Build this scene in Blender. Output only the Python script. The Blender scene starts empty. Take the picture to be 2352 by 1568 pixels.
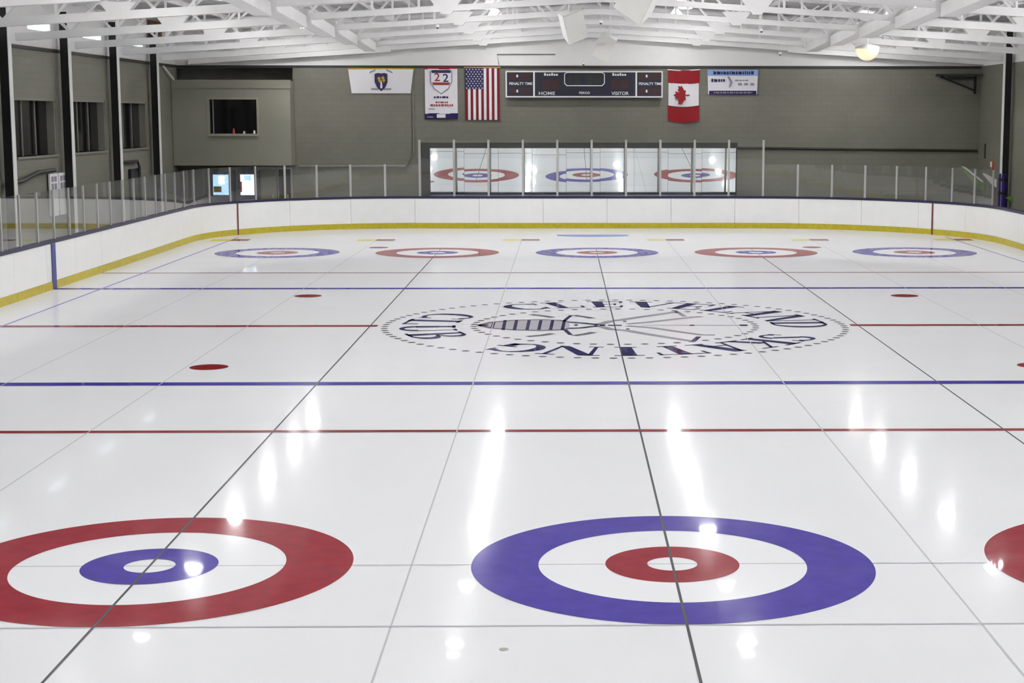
import bpy, bmesh, math, random
from mathutils import Vector, Matrix
import numpy as np
random.seed(7)
sc = bpy.context.scene
col = sc.collection
PI = math.pi

# ------------------------------------------------------------------ camera
IW, IH = 2352.0, 1568.0
CF, CPITCH, CYAW, CROLL = 3827.4, 0.1349, 0.0176, 0.0007
CH, CX0, CY0 = 4.05, -0.9816, -14.7566
PCX, PCY = 1362.55, 784.0
_F = np.array([math.sin(CYAW)*math.cos(CPITCH), math.cos(CYAW)*math.cos(CPITCH), -math.sin(CPITCH)])
_R = np.array([math.cos(CYAW), -math.sin(CYAW), 0.0]); _U = np.cross(_R, _F)
_R2 = math.cos(CROLL)*_R + math.sin(CROLL)*_U
_U2 = -math.sin(CROLL)*_R + math.cos(CROLL)*_U
_C = np.array([CX0, CY0, CH])
def at(x, y, X=None, Y=None, Z=None):
    """pixel of the 2352x1568 photograph -> point on the plane X=, Y= or Z="""
    d = _F + _R2*(x-PCX)/CF - _U2*(y-PCY)/CF
    if Z is not None: t = (Z-CH)/d[2]
    elif Y is not None: t = (Y-CY0)/d[1]
    else: t = (X-CX0)/d[0]
    p = _C + t*d
    return float(p[0]), float(p[1]), float(p[2])
cam = bpy.data.cameras.new('camera'); cam_o = bpy.data.objects.new('camera', cam); col.objects.link(cam_o)
cam.sensor_width = 36.0; cam.sensor_fit = 'HORIZONTAL'
cam.lens = CF/IW*36.0
cam.shift_x = -(PCX-IW/2)/IW
cam.shift_y = (PCY-IH/2)/IW
cam.clip_end = 400; cam.clip_start = 0.05
M = Matrix(((_R2[0], _U2[0], -_F[0], _C[0]), (_R2[1], _U2[1], -_F[1], _C[1]), (_R2[2], _U2[2], -_F[2], _C[2]), (0, 0, 0, 1)))
cam_o.matrix_world = M
sc.camera = cam_o

# ------------------------------------------------------------------ world, exposure
w = bpy.data.worlds.new('world'); sc.world = w; w.use_nodes = True
w.node_tree.nodes['Background'].inputs[0].default_value = (0.8, 0.87, 1.0, 1)
w.node_tree.nodes['Background'].inputs[1].default_value = 0.4
sc.view_settings.view_transform = 'Standard'; sc.view_settings.look = 'None'
sc.view_settings.gamma = 1.0; sc.view_settings.use_curve_mapping = False
sc.view_settings.exposure = 2.2
LAMP_POWER = 44.0
SHADE_POWER = 5.0  # shade glow added as uplight for the roof and walls
sc.cycles.transparent_max_bounces = 10
sc.cycles.max_bounces = 7
sc.cycles.diffuse_bounces = 4
sc.cycles.glossy_bounces = 4
sc.cycles.use_adaptive_sampling = True
sc.cycles.use_light_tree = False
sc.cycles.adaptive_threshold = 0.04

# ------------------------------------------------------------------ materials
def srgb(r, g, b):
    f = lambda c: (c/255/12.92) if c/255 <= .04045 else ((c/255+.055)/1.055)**2.4
    return (f(r), f(g), f(b), 1.0)
MATS = {}
def nodes_of(name):
    m = bpy.data.materials.new(name); m.use_nodes = True
    return m, m.node_tree, m.node_tree.nodes['Principled BSDF']
def mat(name, rgb, rough=0.5, metal=0.0, spec=0.5, var=0.05, vscale=2.0, bump=0.0, bscale=40.0, emit=None, estr=0.0, coat=0.0):
    if name in MATS: return MATS[name]
    m, nt, b = nodes_of(name)
    c = srgb(*rgb)
    tc = nt.nodes.new('ShaderNodeTexCoord')
    if var > 0:
        n = nt.nodes.new('ShaderNodeTexNoise'); n.inputs['Scale'].default_value = vscale; n.inputs['Detail'].default_value = 4
        nt.links.new(tc.outputs['Object'], n.inputs['Vector'])
        r = nt.nodes.new('ShaderNodeMapRange'); r.inputs['From Min'].default_value = .3; r.inputs['From Max'].default_value = .7
        r.inputs['To Min'].default_value = 1-var; r.inputs['To Max'].default_value = 1+var
        nt.links.new(n.outputs['Fac'], r.inputs['Value'])
        mx = nt.nodes.new('ShaderNodeVectorMath'); mx.operation = 'SCALE'; mx.inputs[0].default_value = c[:3]
        nt.links.new(r.outputs['Result'], mx.inputs['Scale'])
        nt.links.new(mx.outputs['Vector'], b.inputs['Base Color'])
    else:
        b.inputs['Base Color'].default_value = c
    b.inputs['Roughness'].default_value = rough; b.inputs['Metallic'].default_value = metal
    b.inputs['Specular IOR Level'].default_value = spec
    if coat: b.inputs['Coat Weight'].default_value = coat
    if bump > 0:
        n2 = nt.nodes.new('ShaderNodeTexNoise'); n2.inputs['Scale'].default_value = bscale; n2.inputs['Detail'].default_value = 3
        nt.links.new(tc.outputs['Object'], n2.inputs['Vector'])
        bp = nt.nodes.new('ShaderNodeBump'); bp.inputs['Strength'].default_value = bump; bp.inputs['Distance'].default_value = .02
        nt.links.new(n2.outputs['Fac'], bp.inputs['Height']); nt.links.new(bp.outputs['Normal'], b.inputs['Normal'])
    if emit is not None:
        b.inputs['Emission Color'].default_value = srgb(*emit); b.inputs['Emission Strength'].default_value = estr
    MATS[name] = m
    return m

ICE_F, ICE_ROUGH = 0.55, 0.03
def ice_mat(name, rgb, var=0.012, vscale=0.6):
    """paint or white frozen under clear ice: diffuse base below a Fresnel-weighted ice surface"""
    if name in MATS: return MATS[name]
    m, nt, b = nodes_of(name); nt.nodes.remove(b)
    out = nt.nodes['Material Output']
    geo = nt.nodes.new('ShaderNodeNewGeometry')
    n = nt.nodes.new('ShaderNodeTexNoise'); n.inputs['Scale'].default_value = vscale; n.inputs['Detail'].default_value = 5
    nt.links.new(geo.outputs['Position'], n.inputs['Vector'])
    r = nt.nodes.new('ShaderNodeMapRange'); r.inputs['From Min'].default_value = .3; r.inputs['From Max'].default_value = .7
    r.inputs['To Min'].default_value = 1-var; r.inputs['To Max'].default_value = 1+var
    nt.links.new(n.outputs['Fac'], r.inputs['Value'])
    mx = nt.nodes.new('ShaderNodeVectorMath'); mx.operation = 'SCALE'; mx.inputs[0].default_value = srgb(*rgb)[:3]
    nt.links.new(r.outputs['Result'], mx.inputs['Scale'])
    d = nt.nodes.new('ShaderNodeBsdfDiffuse'); nt.links.new(mx.outputs['Vector'], d.inputs['Color'])
    # skated ice: long shallow undulation and fine scoring along the sheets
    n2 = nt.nodes.new('ShaderNodeTexNoise'); n2.inputs['Scale'].default_value = 1.6; n2.inputs['Detail'].default_value = 3
    mp = nt.nodes.new('ShaderNodeMapping'); mp.inputs['Scale'].default_value = (1.0, 0.45, 1.0)
    nt.links.new(geo.outputs['Position'], mp.inputs['Vector']); nt.links.new(mp.outputs['Vector'], n2.inputs['Vector'])
    bp = nt.nodes.new('ShaderNodeBump'); bp.inputs['Strength'].default_value = 0.012; bp.inputs['Distance'].default_value = .02
    nt.links.new(n2.outputs['Fac'], bp.inputs['Height'])
    g = nt.nodes.new('ShaderNodeBsdfGlossy'); g.inputs['Roughness'].default_value = ICE_ROUGH; g.inputs['Color'].default_value = (1, 1, 1, 1)
    nt.links.new(bp.outputs['Normal'], g.inputs['Normal'])
    # fine skate scratches add a wider second lobe
    g2 = nt.nodes.new('ShaderNodeBsdfGlossy'); g2.inputs['Roughness'].default_value = 0.115
    nt.links.new(bp.outputs['Normal'], g2.inputs['Normal'])
    gm = nt.nodes.new('ShaderNodeMixShader'); gm.inputs[0].default_value = 0.42
    nt.links.new(g.outputs[0], gm.inputs[1]); nt.links.new(g2.outputs[0], gm.inputs[2]); g = gm
    fr = nt.nodes.new('ShaderNodeFresnel'); fr.inputs['IOR'].default_value = 1.31
    ml = nt.nodes.new('ShaderNodeMath'); ml.operation = 'MULTIPLY'; ml.inputs[1].default_value = ICE_F
    nt.links.new(fr.outputs['Fac'], ml.inputs[0])
    ms = nt.nodes.new('ShaderNodeMixShader')
    nt.links.new(ml.outputs[0], ms.inputs[0]); nt.links.new(d.outputs[0], ms.inputs[1]); nt.links.new(g.outputs[0], ms.inputs[2])
    nt.links.new(ms.outputs[0], out.inputs['Surface'])
    MATS[name] = m
    return m
def glass_mat(name, tint=(0.985, 0.99, 0.99), ior=1.5):
    if name in MATS: return MATS[name]
    m, nt, b = nodes_of(name); nt.nodes.remove(b)
    out = nt.nodes['Material Output']
    t = nt.nodes.new('ShaderNodeBsdfTransparent'); t.inputs[0].default_value = (*tint, 1)
    g = nt.nodes.new('ShaderNodeBsdfGlossy'); g.inputs['Roughness'].default_value = 0.02
    n = nt.nodes.new('ShaderNodeTexNoise'); n.inputs['Scale'].default_value = 3.0
    bp = nt.nodes.new('ShaderNodeBump'); bp.inputs['Strength'].default_value = 0.02; bp.inputs['Distance'].default_value = .01
    nt.links.new(n.outputs['Fac'], bp.inputs['Height']); nt.links.new(bp.outputs['Normal'], g.inputs['Normal'])
    fr = nt.nodes.new('ShaderNodeFresnel')
    geo = nt.nodes.new('ShaderNodeNewGeometry')      # thin sheet: both faces reflect like air to glass
    mr_ = nt.nodes.new('ShaderNodeMapRange'); mr_.inputs['To Min'].default_value = ior; mr_.inputs['To Max'].default_value = 1/ior
    nt.links.new(geo.outputs['Backfacing'], mr_.inputs['Value']); nt.links.new(mr_.outputs['Result'], fr.inputs['IOR'])
    # a light film of scuffs scatters a little
    d = nt.nodes.new('ShaderNodeBsdfDiffuse'); d.inputs['Color'].default_value = (0.8, 0.8, 0.8, 1)
    ms0 = nt.nodes.new('ShaderNodeMixShader'); ms0.inputs[0].default_value = 0.015
    nt.links.new(t.outputs[0], ms0.inputs[1]); nt.links.new(d.outputs[0], ms0.inputs[2])
    ms = nt.nodes.new('ShaderNodeMixShader')
    nt.links.new(fr.outputs[0], ms.inputs[0]); nt.links.new(ms0.outputs[0], ms.inputs[1]); nt.links.new(g.outputs[0], ms.inputs[2])
    nt.links.new(ms.outputs[0], out.inputs['Surface'])
    MATS[name] = m
    return m
def block_mat(name, rgb, bw=0.4, bh=0.2, depth=0.25):
    """painted concrete block: brick pattern only as fine relief and a faint tone in the joints"""
    if name in MATS: return MATS[name]
    m, nt, b = nodes_of(name)
    tc = nt.nodes.new('ShaderNodeTexCoord')
    geo = nt.nodes.new('ShaderNodeNewGeometry')
    sp = nt.nodes.new('ShaderNodeSeparateXYZ'); nt.links.new(geo.outputs['Position'], sp.inputs[0])
    ad = nt.nodes.new('ShaderNodeMath'); nt.links.new(sp.outputs['X'], ad.inputs[0]); nt.links.new(sp.outputs['Y'], ad.inputs[1])
    cb = nt.nodes.new('ShaderNodeCombineXYZ'); nt.links.new(ad.outputs[0], cb.inputs['X']); nt.links.new(sp.outputs['Z'], cb.inputs['Y'])
    br = nt.nodes.new('ShaderNodeTexBrick'); br.inputs['Scale'].default_value = 1.0
    br.inputs['Brick Width'].default_value = bw; br.inputs['Row Height'].default_value = bh; br.inputs['Mortar Size'].default_value = .008
    c = srgb(*rgb)
    br.inputs['Color1'].default_value = c; br.inputs['Color2'].default_value = (c[0]*.96, c[1]*.96, c[2]*.95, 1)
    br.inputs['Mortar'].default_value = (c[0]*.86, c[1]*.86, c[2]*.84, 1)
    nt.links.new(cb.outputs[0], br.inputs['Vector'])
    n = nt.nodes.new('ShaderNodeTexNoise'); n.inputs['Scale'].default_value = .5; n.inputs['Detail'].default_value = 6
    nt.links.new(geo.outputs['Position'], n.inputs['Vector'])
    r = nt.nodes.new('ShaderNodeMapRange'); r.inputs['From Min'].default_value = .3; r.inputs['From Max'].default_value = .7
    r.inputs['To Min'].default_value = .93; r.inputs['To Max'].default_value = 1.07
    nt.links.new(n.outputs['Fac'], r.inputs['Value'])
    mx = nt.nodes.new('ShaderNodeVectorMath'); mx.operation = 'SCALE'
    nt.links.new(br.outputs['Color'], mx.inputs[0]); nt.links.new(r.outputs['Result'], mx.inputs['Scale'])
    nt.links.new(mx.outputs['Vector'], b.inputs['Base Color'])
    bp = nt.nodes.new('ShaderNodeBump'); bp.inputs['Strength'].default_value = depth; bp.inputs['Distance'].default_value = .01; bp.invert = True
    nt.links.new(br.outputs['Fac'], bp.inputs['Height']); nt.links.new(bp.outputs['Normal'], b.inputs['Normal'])
    b.inputs['Roughness'].default_value = .55
    MATS[name] = m
    return m
def deck_mat(name, rgb):
    """painted ribbed steel roof deck"""
    m, nt, b = nodes_of(name)
    geo = nt.nodes.new('ShaderNodeNewGeometry')
    wv = nt.nodes.new('ShaderNodeTexWave'); wv.bands_direction = 'X'; wv.inputs['Scale'].default_value = 1.05; wv.inputs['Distortion'].default_value = 0
    nt.links.new(geo.outputs['Position'], wv.inputs['Vector'])
    bp = nt.nodes.new('ShaderNodeBump'); bp.inputs['Strength'].default_value = .6; bp.inputs['Distance'].default_value = .04
    nt.links.new(wv.outputs['Fac'], bp.inputs['Height']); nt.links.new(bp.outputs['Normal'], b.inputs['Normal'])
    b.inputs['Base Color'].default_value = srgb(*rgb); b.inputs['Roughness'].default_value = .5
    MATS[name] = m
    return m

ICE = ice_mat('ice_white', (226, 226, 228))
P_BLUE = ice_mat('ice_paint_blue', (76, 64, 154), .10, 5)
P_RED = ice_mat('ice_paint_red', (146, 44, 54), .10, 5)
P_WHITE = ice_mat('ice_paint_white', (230, 230, 232))
P_SIDE = ice_mat('ice_paint_pale_violet', (150, 142, 200))
P_LINEBLUE = ice_mat('ice_paint_line_blue', (62, 48, 148), .15, 3)
P_LINERED = ice_mat('ice_paint_line_red', (135, 45, 45), .15, 3)
P_DOT = ice_mat('ice_paint_dot_red', (130, 28, 34), .1, 4)
P_GREY = ice_mat('ice_paint_grey', (112, 110, 116))
P_FIG = ice_mat('ice_paint_light_grey', (158, 156, 162))
P_DARK = ice_mat('ice_line_dark', (88, 88, 90))
P_FAINT = ice_mat('ice_line_faint', (188, 188, 190))
P_NAVY = ice_mat('ice_paint_navy', (48, 44, 92), .1, 4)
P_YEL = ice_mat('ice_paint_yellow', (225, 215, 90))
P_CREASE = ice_mat('ice_paint_pale_blue', (120, 140, 215))
WALL = block_mat('wall_grey_block', (125, 123, 111))
WALL_S = mat('wall_grey_smooth', (144, 142, 129), .6, var=.05, vscale=.8, bump=.1)
UPPER = mat('wall_upper_white', (228, 227, 225), .6, var=.02)
DECK = deck_mat('roof_deck_white', (188, 188, 188))
STEEL_W = mat('steel_white', (228, 227, 226), .45, var=.03)
STEEL_W2 = mat('steel_white_duct', (236, 235, 233), .5, var=.03)
BLACK = mat('steel_black', (14, 14, 15), .5, var=.1)
DARK = mat('dark_trim', (48, 48, 46), .5, var=.1)
ALU = mat('aluminium', (188, 188, 185), .35, metal=.6, var=.04)
BOARD = mat('board_white', (242, 242, 239), .28, var=.015, vscale=3)
KICK = mat('kick_yellow', (192, 176, 34), .4, var=.12, vscale=9)
RAIL = mat('cap_rail_navy', (36, 34, 70), .4, var=.1, vscale=6)
LINE_B = mat('board_line_blue', (52, 56, 140), .35, var=.05)
LINE_R = mat('board_line_red', (120, 62, 58), .35, var=.05)
GLASS = glass_mat('shield_glass')
SPK = mat('speaker_white', (240, 239, 235), .6, var=.02)
SPK_G = mat('speaker_grille', (238, 237, 231), .7, var=.02, bump=.3, bscale=300)
DGLASS = mat('window_dark_glass', (12, 12, 14), .08, spec=.6, var=.1)
FRAME_G = mat('window_frame_grey', (132, 130, 120), .5, var=.05)
CLOTH_W = mat('banner_white', (232, 230, 234), .7, var=.02)
CLOTH_R = mat('banner_red', (150, 12, 24), .7, var=.06, vscale=6)
CLOTH_RD = mat('banner_dark_red', (128, 10, 26), .7, var=.06, vscale=6)
CLOTH_N = mat('banner_navy', (40, 24, 92), .7, var=.06, vscale=6)
CLOTH_B = mat('banner_light_blue', (140, 170, 225), .7, var=.1, vscale=5)
INK_N = mat('ink_navy', (44, 40, 88), .6, var=.05)
INK_R = mat('ink_red', (160, 60, 58), .6, var=.05)
INK_G = mat('ink_gold', (205, 160, 50), .6, var=.15, vscale=20)
INK_GR = mat('ink_grey', (150, 145, 160), .6, var=.05)
SCORE = mat('scoreboard_face', (20, 18, 42), .3, var=.1)
SCORE_R = mat('scoreboard_digit_red', (52, 16, 18), .3, var=.1)
SCORE_G = mat('scoreboard_digit_green', (28, 34, 26), .3, var=.1)
SCORE_W = mat('scoreboard_white', (226, 226, 228), .4, var=.03)
MIRROR = mat('mirror_silver', (236, 240, 240), 0.0, metal=1.0, var=.005)
FLOOR_D = mat('floor_rubber', (58, 58, 58), .8, var=.1, bump=.1)
LENS = mat('lamp_lens', (255, 255, 255), .4, var=.0, emit=(252, 252, 253), estr=LAMP_POWER)
LAMPH = mat('lamp_housing', (206, 206, 206), .4, metal=.3, var=.02)
SHADE = mat('lamp_uplight_shade', (240, 240, 240), .3, var=.0, emit=(252, 252, 253), estr=SHADE_POWER)
REFL_GLOW = mat('reflected_glow_warm', (255, 235, 205), .3, var=.0, emit=(255, 212, 170), estr=0.15)
DAY = mat('clerestory_daylight', (225, 240, 240), .4, var=.02, emit=(226, 246, 248), estr=0.55)
PAD = mat('pad_navy_vinyl', (44, 22, 106), .45, var=.1)
GREENP = mat('glint_leaf_green', (110, 160, 40), .5, var=.2, vscale=6)
GREENP2 = mat('glint_pale_green', (128, 150, 100), .5, var=.2, vscale=6)
WHITEP = mat('white_gloss', (250, 250, 250), .3, var=.01)
ORANGE = mat('alarm_red', (205, 90, 66), .4, var=.05)
BROWN = mat('louvre_brown', (112, 74, 46), .6, var=.15)
SCREEN_A = mat('display_lit_blue', (120, 160, 215), .3, var=.5, vscale=9, emit=(165, 200, 235), estr=.3)
SCREEN_B = mat('display_lit_white', (245, 248, 250), .3, var=.04, emit=(245, 250, 255), estr=.6)
OCHRE = mat('display_ochre', (150, 138, 40), .5, var=.2, vscale=12)
VEND = mat('vending_body', (46, 52, 74), .4, var=.1)
GREYM = mat('grey_metal', (130, 130, 130), .45, metal=.3, var=.05)

# ------------------------------------------------------------------ mesh helpers
class MB:
    def __init__(s): s.v = []; s.f = []
    def box(s, x0, x1, y0, y1, z0, z1):
        b = len(s.v)
        s.v += [(x0,y0,z0),(x1,y0,z0),(x1,y1,z0),(x0,y1,z0),(x0,y0,z1),(x1,y0,z1),(x1,y1,z1),(x0,y1,z1)]
        s.f += [tuple(b+i for i in q) for q in ((0,3,2,1),(4,5,6,7),(0,1,5,4),(1,2,6,5),(2,3,7,6),(3,0,4,7))]
        return s
    def bar(s, a, b, wx, h, up=(0,0,1)):
        """square bar from a to b, wx across, h along up"""
        a, b = Vector(a), Vector(b); d = (b-a).normalized(); u = Vector(up)
        sd = d.cross(u)
        if sd.length < 1e-4: sd = d.cross(Vector((0,1,0)))
        sd.normalize(); u = sd.cross(d).normalized()
        k = len(s.v)
        for p in (a, b):
            for i, j in ((-1,-1),(1,-1),(1,1),(-1,1)):
                s.v.append(tuple(p + sd*(wx/2*i) + u*(h/2*j)))
        s.f += [tuple(k+i for i in q) for q in ((0,1,2,3),(7,6,5,4),(0,4,5,1),(1,5,6,2),(2,6,7,3),(3,7,4,0))]
        return s
    def tube(s, pts, r, n=8):
        pts = [Vector(p) for p in pts]; k = len(s.v)
        for i, p in enumerate(pts):
            d = (pts[min(i+1,len(pts)-1)] - pts[max(i-1,0)]).normalized()
            u = Vector((0,0,1)) if abs(d.z) < .9 else Vector((1,0,0))
            a = d.cross(u).normalized(); b = a.cross(d)
            for j in range(n):
                t = 2*PI*j/n; s.v.append(tuple(p + a*(r*math.cos(t)) + b*(r*math.sin(t))))
        for i in range(len(pts)-1):
            for j in range(n):
                s.f.append((k+i*n+j, k+i*n+(j+1)%n, k+(i+1)*n+(j+1)%n, k+(i+1)*n+j))
        s.f.append(tuple(k+j for j in range(n))[::-1]); s.f.append(tuple(k+(len(pts)-1)*n+j for j in range(n)))
        return s
    def lathe(s, prof, c=(0,0,0), n=20):
        k = len(s.v)
        for r, z in prof:
            for j in range(n):
                t = 2*PI*j/n; s.v.append((c[0]+r*math.cos(t), c[1]+r*math.sin(t), c[2]+z))
        for i in range(len(prof)-1):
            for j in range(n):
                s.f.append((k+i*n+j, k+i*n+(j+1)%n, k+(i+1)*n+(j+1)%n, k+(i+1)*n+j))
        s.f.append(tuple(k+j for j in range(n))[::-1]); s.f.append(tuple(k+(len(prof)-1)*n+j for j in range(n)))
        return s
    def prism(s, poly, f0, f1):
        """extrude a 2D polygon: f0/f1 map (u,v) to the two faces"""
        k = len(s.v); n = len(poly)
        s.v += [tuple(f0(*p)) for p in poly] + [tuple(f1(*p)) for p in poly]
        s.f.append(tuple(k+i for i in range(n))); s.f.append(tuple(k+n+i for i in range(n))[::-1])
        for i in range(n): s.f.append((k+i, k+n+i, k+n+(i+1)%n, k+(i+1)%n))
        return s
    def ring(s, cx, cy, z, r0, r1, n=128):
        k = len(s.v)
        if r0 <= 0:
            s.v += [(cx+r1*math.cos(2*PI*i/n), cy+r1*math.sin(2*PI*i/n), z) for i in range(n)]
            s.f.append(tuple(range(k, k+n)))
        else:
            for i in range(n):
                t = 2*PI*i/n
                s.v += [(cx+r0*math.cos(t), cy+r0*math.sin(t), z), (cx+r1*math.cos(t), cy+r1*math.sin(t), z)]
            for i in range(n):
                j = (i+1) % n
                s.f.append((k+2*i, k+2*i+1, k+2*j+1, k+2*j))
        return s
    def quad(s, x0, x1, y0, y1, z):
        k = len(s.v); s.v += [(x0,y0,z),(x1,y0,z),(x1,y1,z),(x0,y1,z)]; s.f.append((k,k+1,k+2,k+3)); return s
    def mesh(s, name, m):
        me = bpy.data.meshes.new(name); me.from_pydata(s.v, [], s.f); me.validate()
        bm = bmesh.new(); bm.from_mesh(me); bmesh.ops.recalc_face_normals(bm, faces=bm.faces); bm.to_mesh(me); bm.free()
        me.materials.append(m); return me
    def up(s):
        """flat sheet: force normals upwards"""
        s.flat = True; return s
    def build(s, name, m, parent=None, smooth=False, flat=False):
        if flat:
            me = bpy.data.meshes.new(name); me.from_pydata(s.v, [], s.f); me.materials.append(m)
            me.update()
            for p in me.polygons:
                if p.normal.z < 0: p.flip()
        else:
            me = s.mesh(name, m)
        if smooth:
            for p in me.polygons: p.use_smooth = True
        o = bpy.data.objects.new(name, me); col.objects.link(o)
        if parent is not None: o.parent = parent
        return o
def tag(o, label=None, cat=None, group=None, kind=None):
    if label: o['label'] = label
    if cat: o['category'] = cat
    if group: o['group'] = group
    if kind: o['kind'] = kind
    return o
def empty(name, loc=(0,0,0), label=None, cat=None, group=None, kind=None):
    o = bpy.data.objects.new(name, None); col.objects.link(o); o.location = loc; o.empty_display_size = .2
    return tag(o, label, cat, group, kind)
def copy_tree(o, parent=None):
    c = o.copy(); col.objects.link(c); c.parent = parent
    for ch in list(o.children): copy_tree(ch, c)
    return c
def struct(name, mb, m, label=None, flat=False):
    return tag(mb.build(name, m, flat=flat), label, None, None, 'structure')
def text_part(name, s, size, m, parent, loc, rot=(PI/2, 0, 0), xs=1.0, align='CENTER'):
    cu = bpy.data.curves.new(name, 'FONT'); cu.body = s; cu.size = size; cu.align_x = align; cu.align_y = 'CENTER'
    cu.extrude = 0.002; cu.offset = size*0.012
    t = bpy.data.objects.new(name, cu)
    me = bpy.data.meshes.new_from_object(t); bpy.data.objects.remove(t); bpy.data.curves.remove(cu)
    me.name = name
    me.materials.clear(); me.materials.append(m)
    o = bpy.data.objects.new(name, me); col.objects.link(o); o.parent = parent
    o.location = loc; o.rotation_euler = rot; o.scale = (xs, 1, 1)
    return o

# ------------------------------------------------------------------ the hall
XL, XR, YF, YN = -15.55, 14.85, 49.0, -17.5
ZW = 5.9                       # top of the dark block wall
ZE, ZR = 7.35, 8.25            # roof underside at eaves and ridge
def roof_z(x): return ZR - (ZR-ZE)*abs(x)/15.2
struct('floor_walkway', MB().box(XL-.3, XR+.3, YN-.3, YF+.3, -.25, -.03), FLOOR_D, 'dark rubber walkway floor around the rink')

# the ice: rounded rectangle inside the boards
RX, RY0, RY1 = 12.95, -10.85, 45.55
def corner_path(inset=0.0):
    """closed path of the boards, counter-clockwise from the middle of the far end going left; returns fine points"""
    rl, rr, rn = 6.6, 7.6, 7.0
    pts = []
    def arc(cx, cy, r, a0, a1, n=26):
        for i in range(n+1):
            a = math.radians(a0 + (a1-a0)*i/n); pts.append((cx+r*math.cos(a), cy+r*math.sin(a)))
    arc(-RX+rl, RY1-rl, rl, 90, 180)
    arc(-RX+rn, RY0+rn, rn, 180, 270)
    arc(RX-rn, RY0+rn, rn, 270, 360)
    arc(RX-rr, RY1-rr, rr, 0, 90)
    return pts
PATH = corner_path()
NP = len(PATH)
CUM = [0.0]
for i in range(NP):
    a, b = PATH[i], PATH[(i+1) % NP]; CUM.append(CUM[-1] + math.hypot(b[0]-a[0], b[1]-a[1]))
LEN = CUM[-1]
def path_at(s, off=0.0):
    """point at arc length s (0 = left end of the straight far boards), moved off metres outward"""
    s = s % LEN
    lo, hi = 0, NP
    while hi-lo > 1:
        mid = (lo+hi)//2
        if CUM[mid] <= s: lo = mid
        else: hi = mid
    a, b = PATH[lo], PATH[(lo+1) % NP]
    t = (s-CUM[lo])/max(CUM[lo+1]-CUM[lo], 1e-9)
    dx, dy = b[0]-a[0], b[1]-a[1]; L = math.hypot(dx, dy); dx /= L; dy /= L
    return (a[0]+(b[0]-a[0])*t + dy*off, a[1]+(b[1]-a[1])*t - dx*off)
mb = MB(); mb.v = [(x, y, 0.0) for x, y in PATH]; mb.f = [tuple(range(NP))]
struct('floor', mb, ICE, 'white sheet of polished indoor ice', flat=True)

# walls: dark painted block below, white above
# left wall with window openings
WIN_Y = []
COLS_Y = [44.6, 39.35, 34.1, 28.85, 23.6, 18.35, 13.1, 7.85, 2.6, -2.65, -7.9, -13.15]
for cy in COLS_Y[1:]: WIN_Y.append((cy+1.3, cy+4.85))
WZ0, WZ1 = 2.93, 4.5
mb = MB()
mb.box(XL-.3, XL, YN, YF, -.03, WZ0); mb.box(XL-.3, XL, YN, YF, WZ1, ZW)
edges = sorted(WIN_Y); y = YN
for a, b in edges: mb.box(XL-.3, XL, y, a, WZ0, WZ1); y = b
mb.box(XL-.3, XL, y, YF, WZ0, WZ1)
struct('wall_left', mb, WALL, 'grey painted block wall with a row of dark windows')
struct('wall_right', MB().box(XR, XR+.3, YN, YF, -.03, ZW), WALL, 'grey painted block side wall')
PLX = -11.2
mb = MB().box(PLX, XR+.3, YF, YF+.3, -.03, ZW).box(XL-.3, PLX, YF, YF+.3, -.03, 5.32).box(XL-.3, PLX, YF, YF+.3, 5.8, ZW)
struct('trim_4', MB().box(XL-.3, PLX, YF+.3, YF+1.5, 5.2, 5.3).box(XL-.3, PLX, YF+1.5, YF+1.6, 5.2, ZW).box(PLX, PLX+.1, YF+.3, YF+1.6, 5.2, ZW).box(XL-.4, XL-.3, YF+.3, YF+1.6, 5.2, ZW).box(XL-.3, PLX, YF+.3, YF+1.5, 5.82, ZW), FRAME_G, 'deep dark recess in the end wall above the booth')
struct('wall_far', mb, WALL, 'grey painted block end wall hung with flags and a scoreboard')
struct('wall_near', MB().box(XL-.3, XR+.3, YN-.3, YN, -.03, ZW), WALL, 'grey painted block end wall behind the viewer')
def gable(y0, y1):
    mb = MB(); poly = [(XL-.3, ZW), (XR+.3, ZW), (XR+.3, roof_z(XR+.3)), (0, ZR), (XL-.3, roof_z(XL-.3))]
    return mb.prism(poly, lambda u, v: (u, y0, v), lambda u, v: (u, y1, v))
struct('wall_far_upper', gable(YF-.02, YF+.3), UPPER, 'white gable above the grey end wall')
struct('wall_near_upper', gable(YN-.3, YN), UPPER, 'white gable behind the viewer')
# left upper wall, with clerestory openings
CL = []
for cy in COLS_Y[1:]: CL.append((cy+2.6, cy+4.7))
CZ0, CZ1 = 6.34, 6.62
mb = MB(); zt = roof_z(XL)+.02
mb.box(XL-.3, XL, YN, YF, ZW, CZ0); mb.box(XL-.3, XL, YN, YF, CZ1, zt)
y = YN
for a, b in sorted(CL): mb.box(XL-.3, XL, y, a, CZ0, CZ1); y = b
mb.box(XL-.3, XL, y, YF, CZ0, CZ1)
struct('wall_left_upper', mb, UPPER, 'white upper side wall with small clerestory lights')
struct('wall_right_upper', MB().box(XR, XR+.3, YN, YF, ZW, roof_z(XR)+.02), UPPER, 'white upper side wall')
ceil = empty('ceiling', (0, 16, ZR), 'white ribbed steel roof deck laid in long sheets', None, None, 'structure')
xs_ = [XL-.3] + [XL-.3+(0-XL+.3)*i/9 for i in range(1, 9)] + [0] + [(XR+.3)*i/9 for i in range(1, 10)]
for xa_, xb_ in zip(xs_[:-1], xs_[1:]):
    za_, zb_ = roof_z(xa_), roof_z(xb_)
    MB().prism([(xa_, za_-ZR), (xb_, zb_-ZR), (xb_, zb_+.12-ZR), (xa_, za_+.12-ZR)], lambda u, v: (u, YN-.3-16, v), lambda u, v: (u, YF+.3-16, v)).build('deck_sheet', DECK, ceil)
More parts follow.
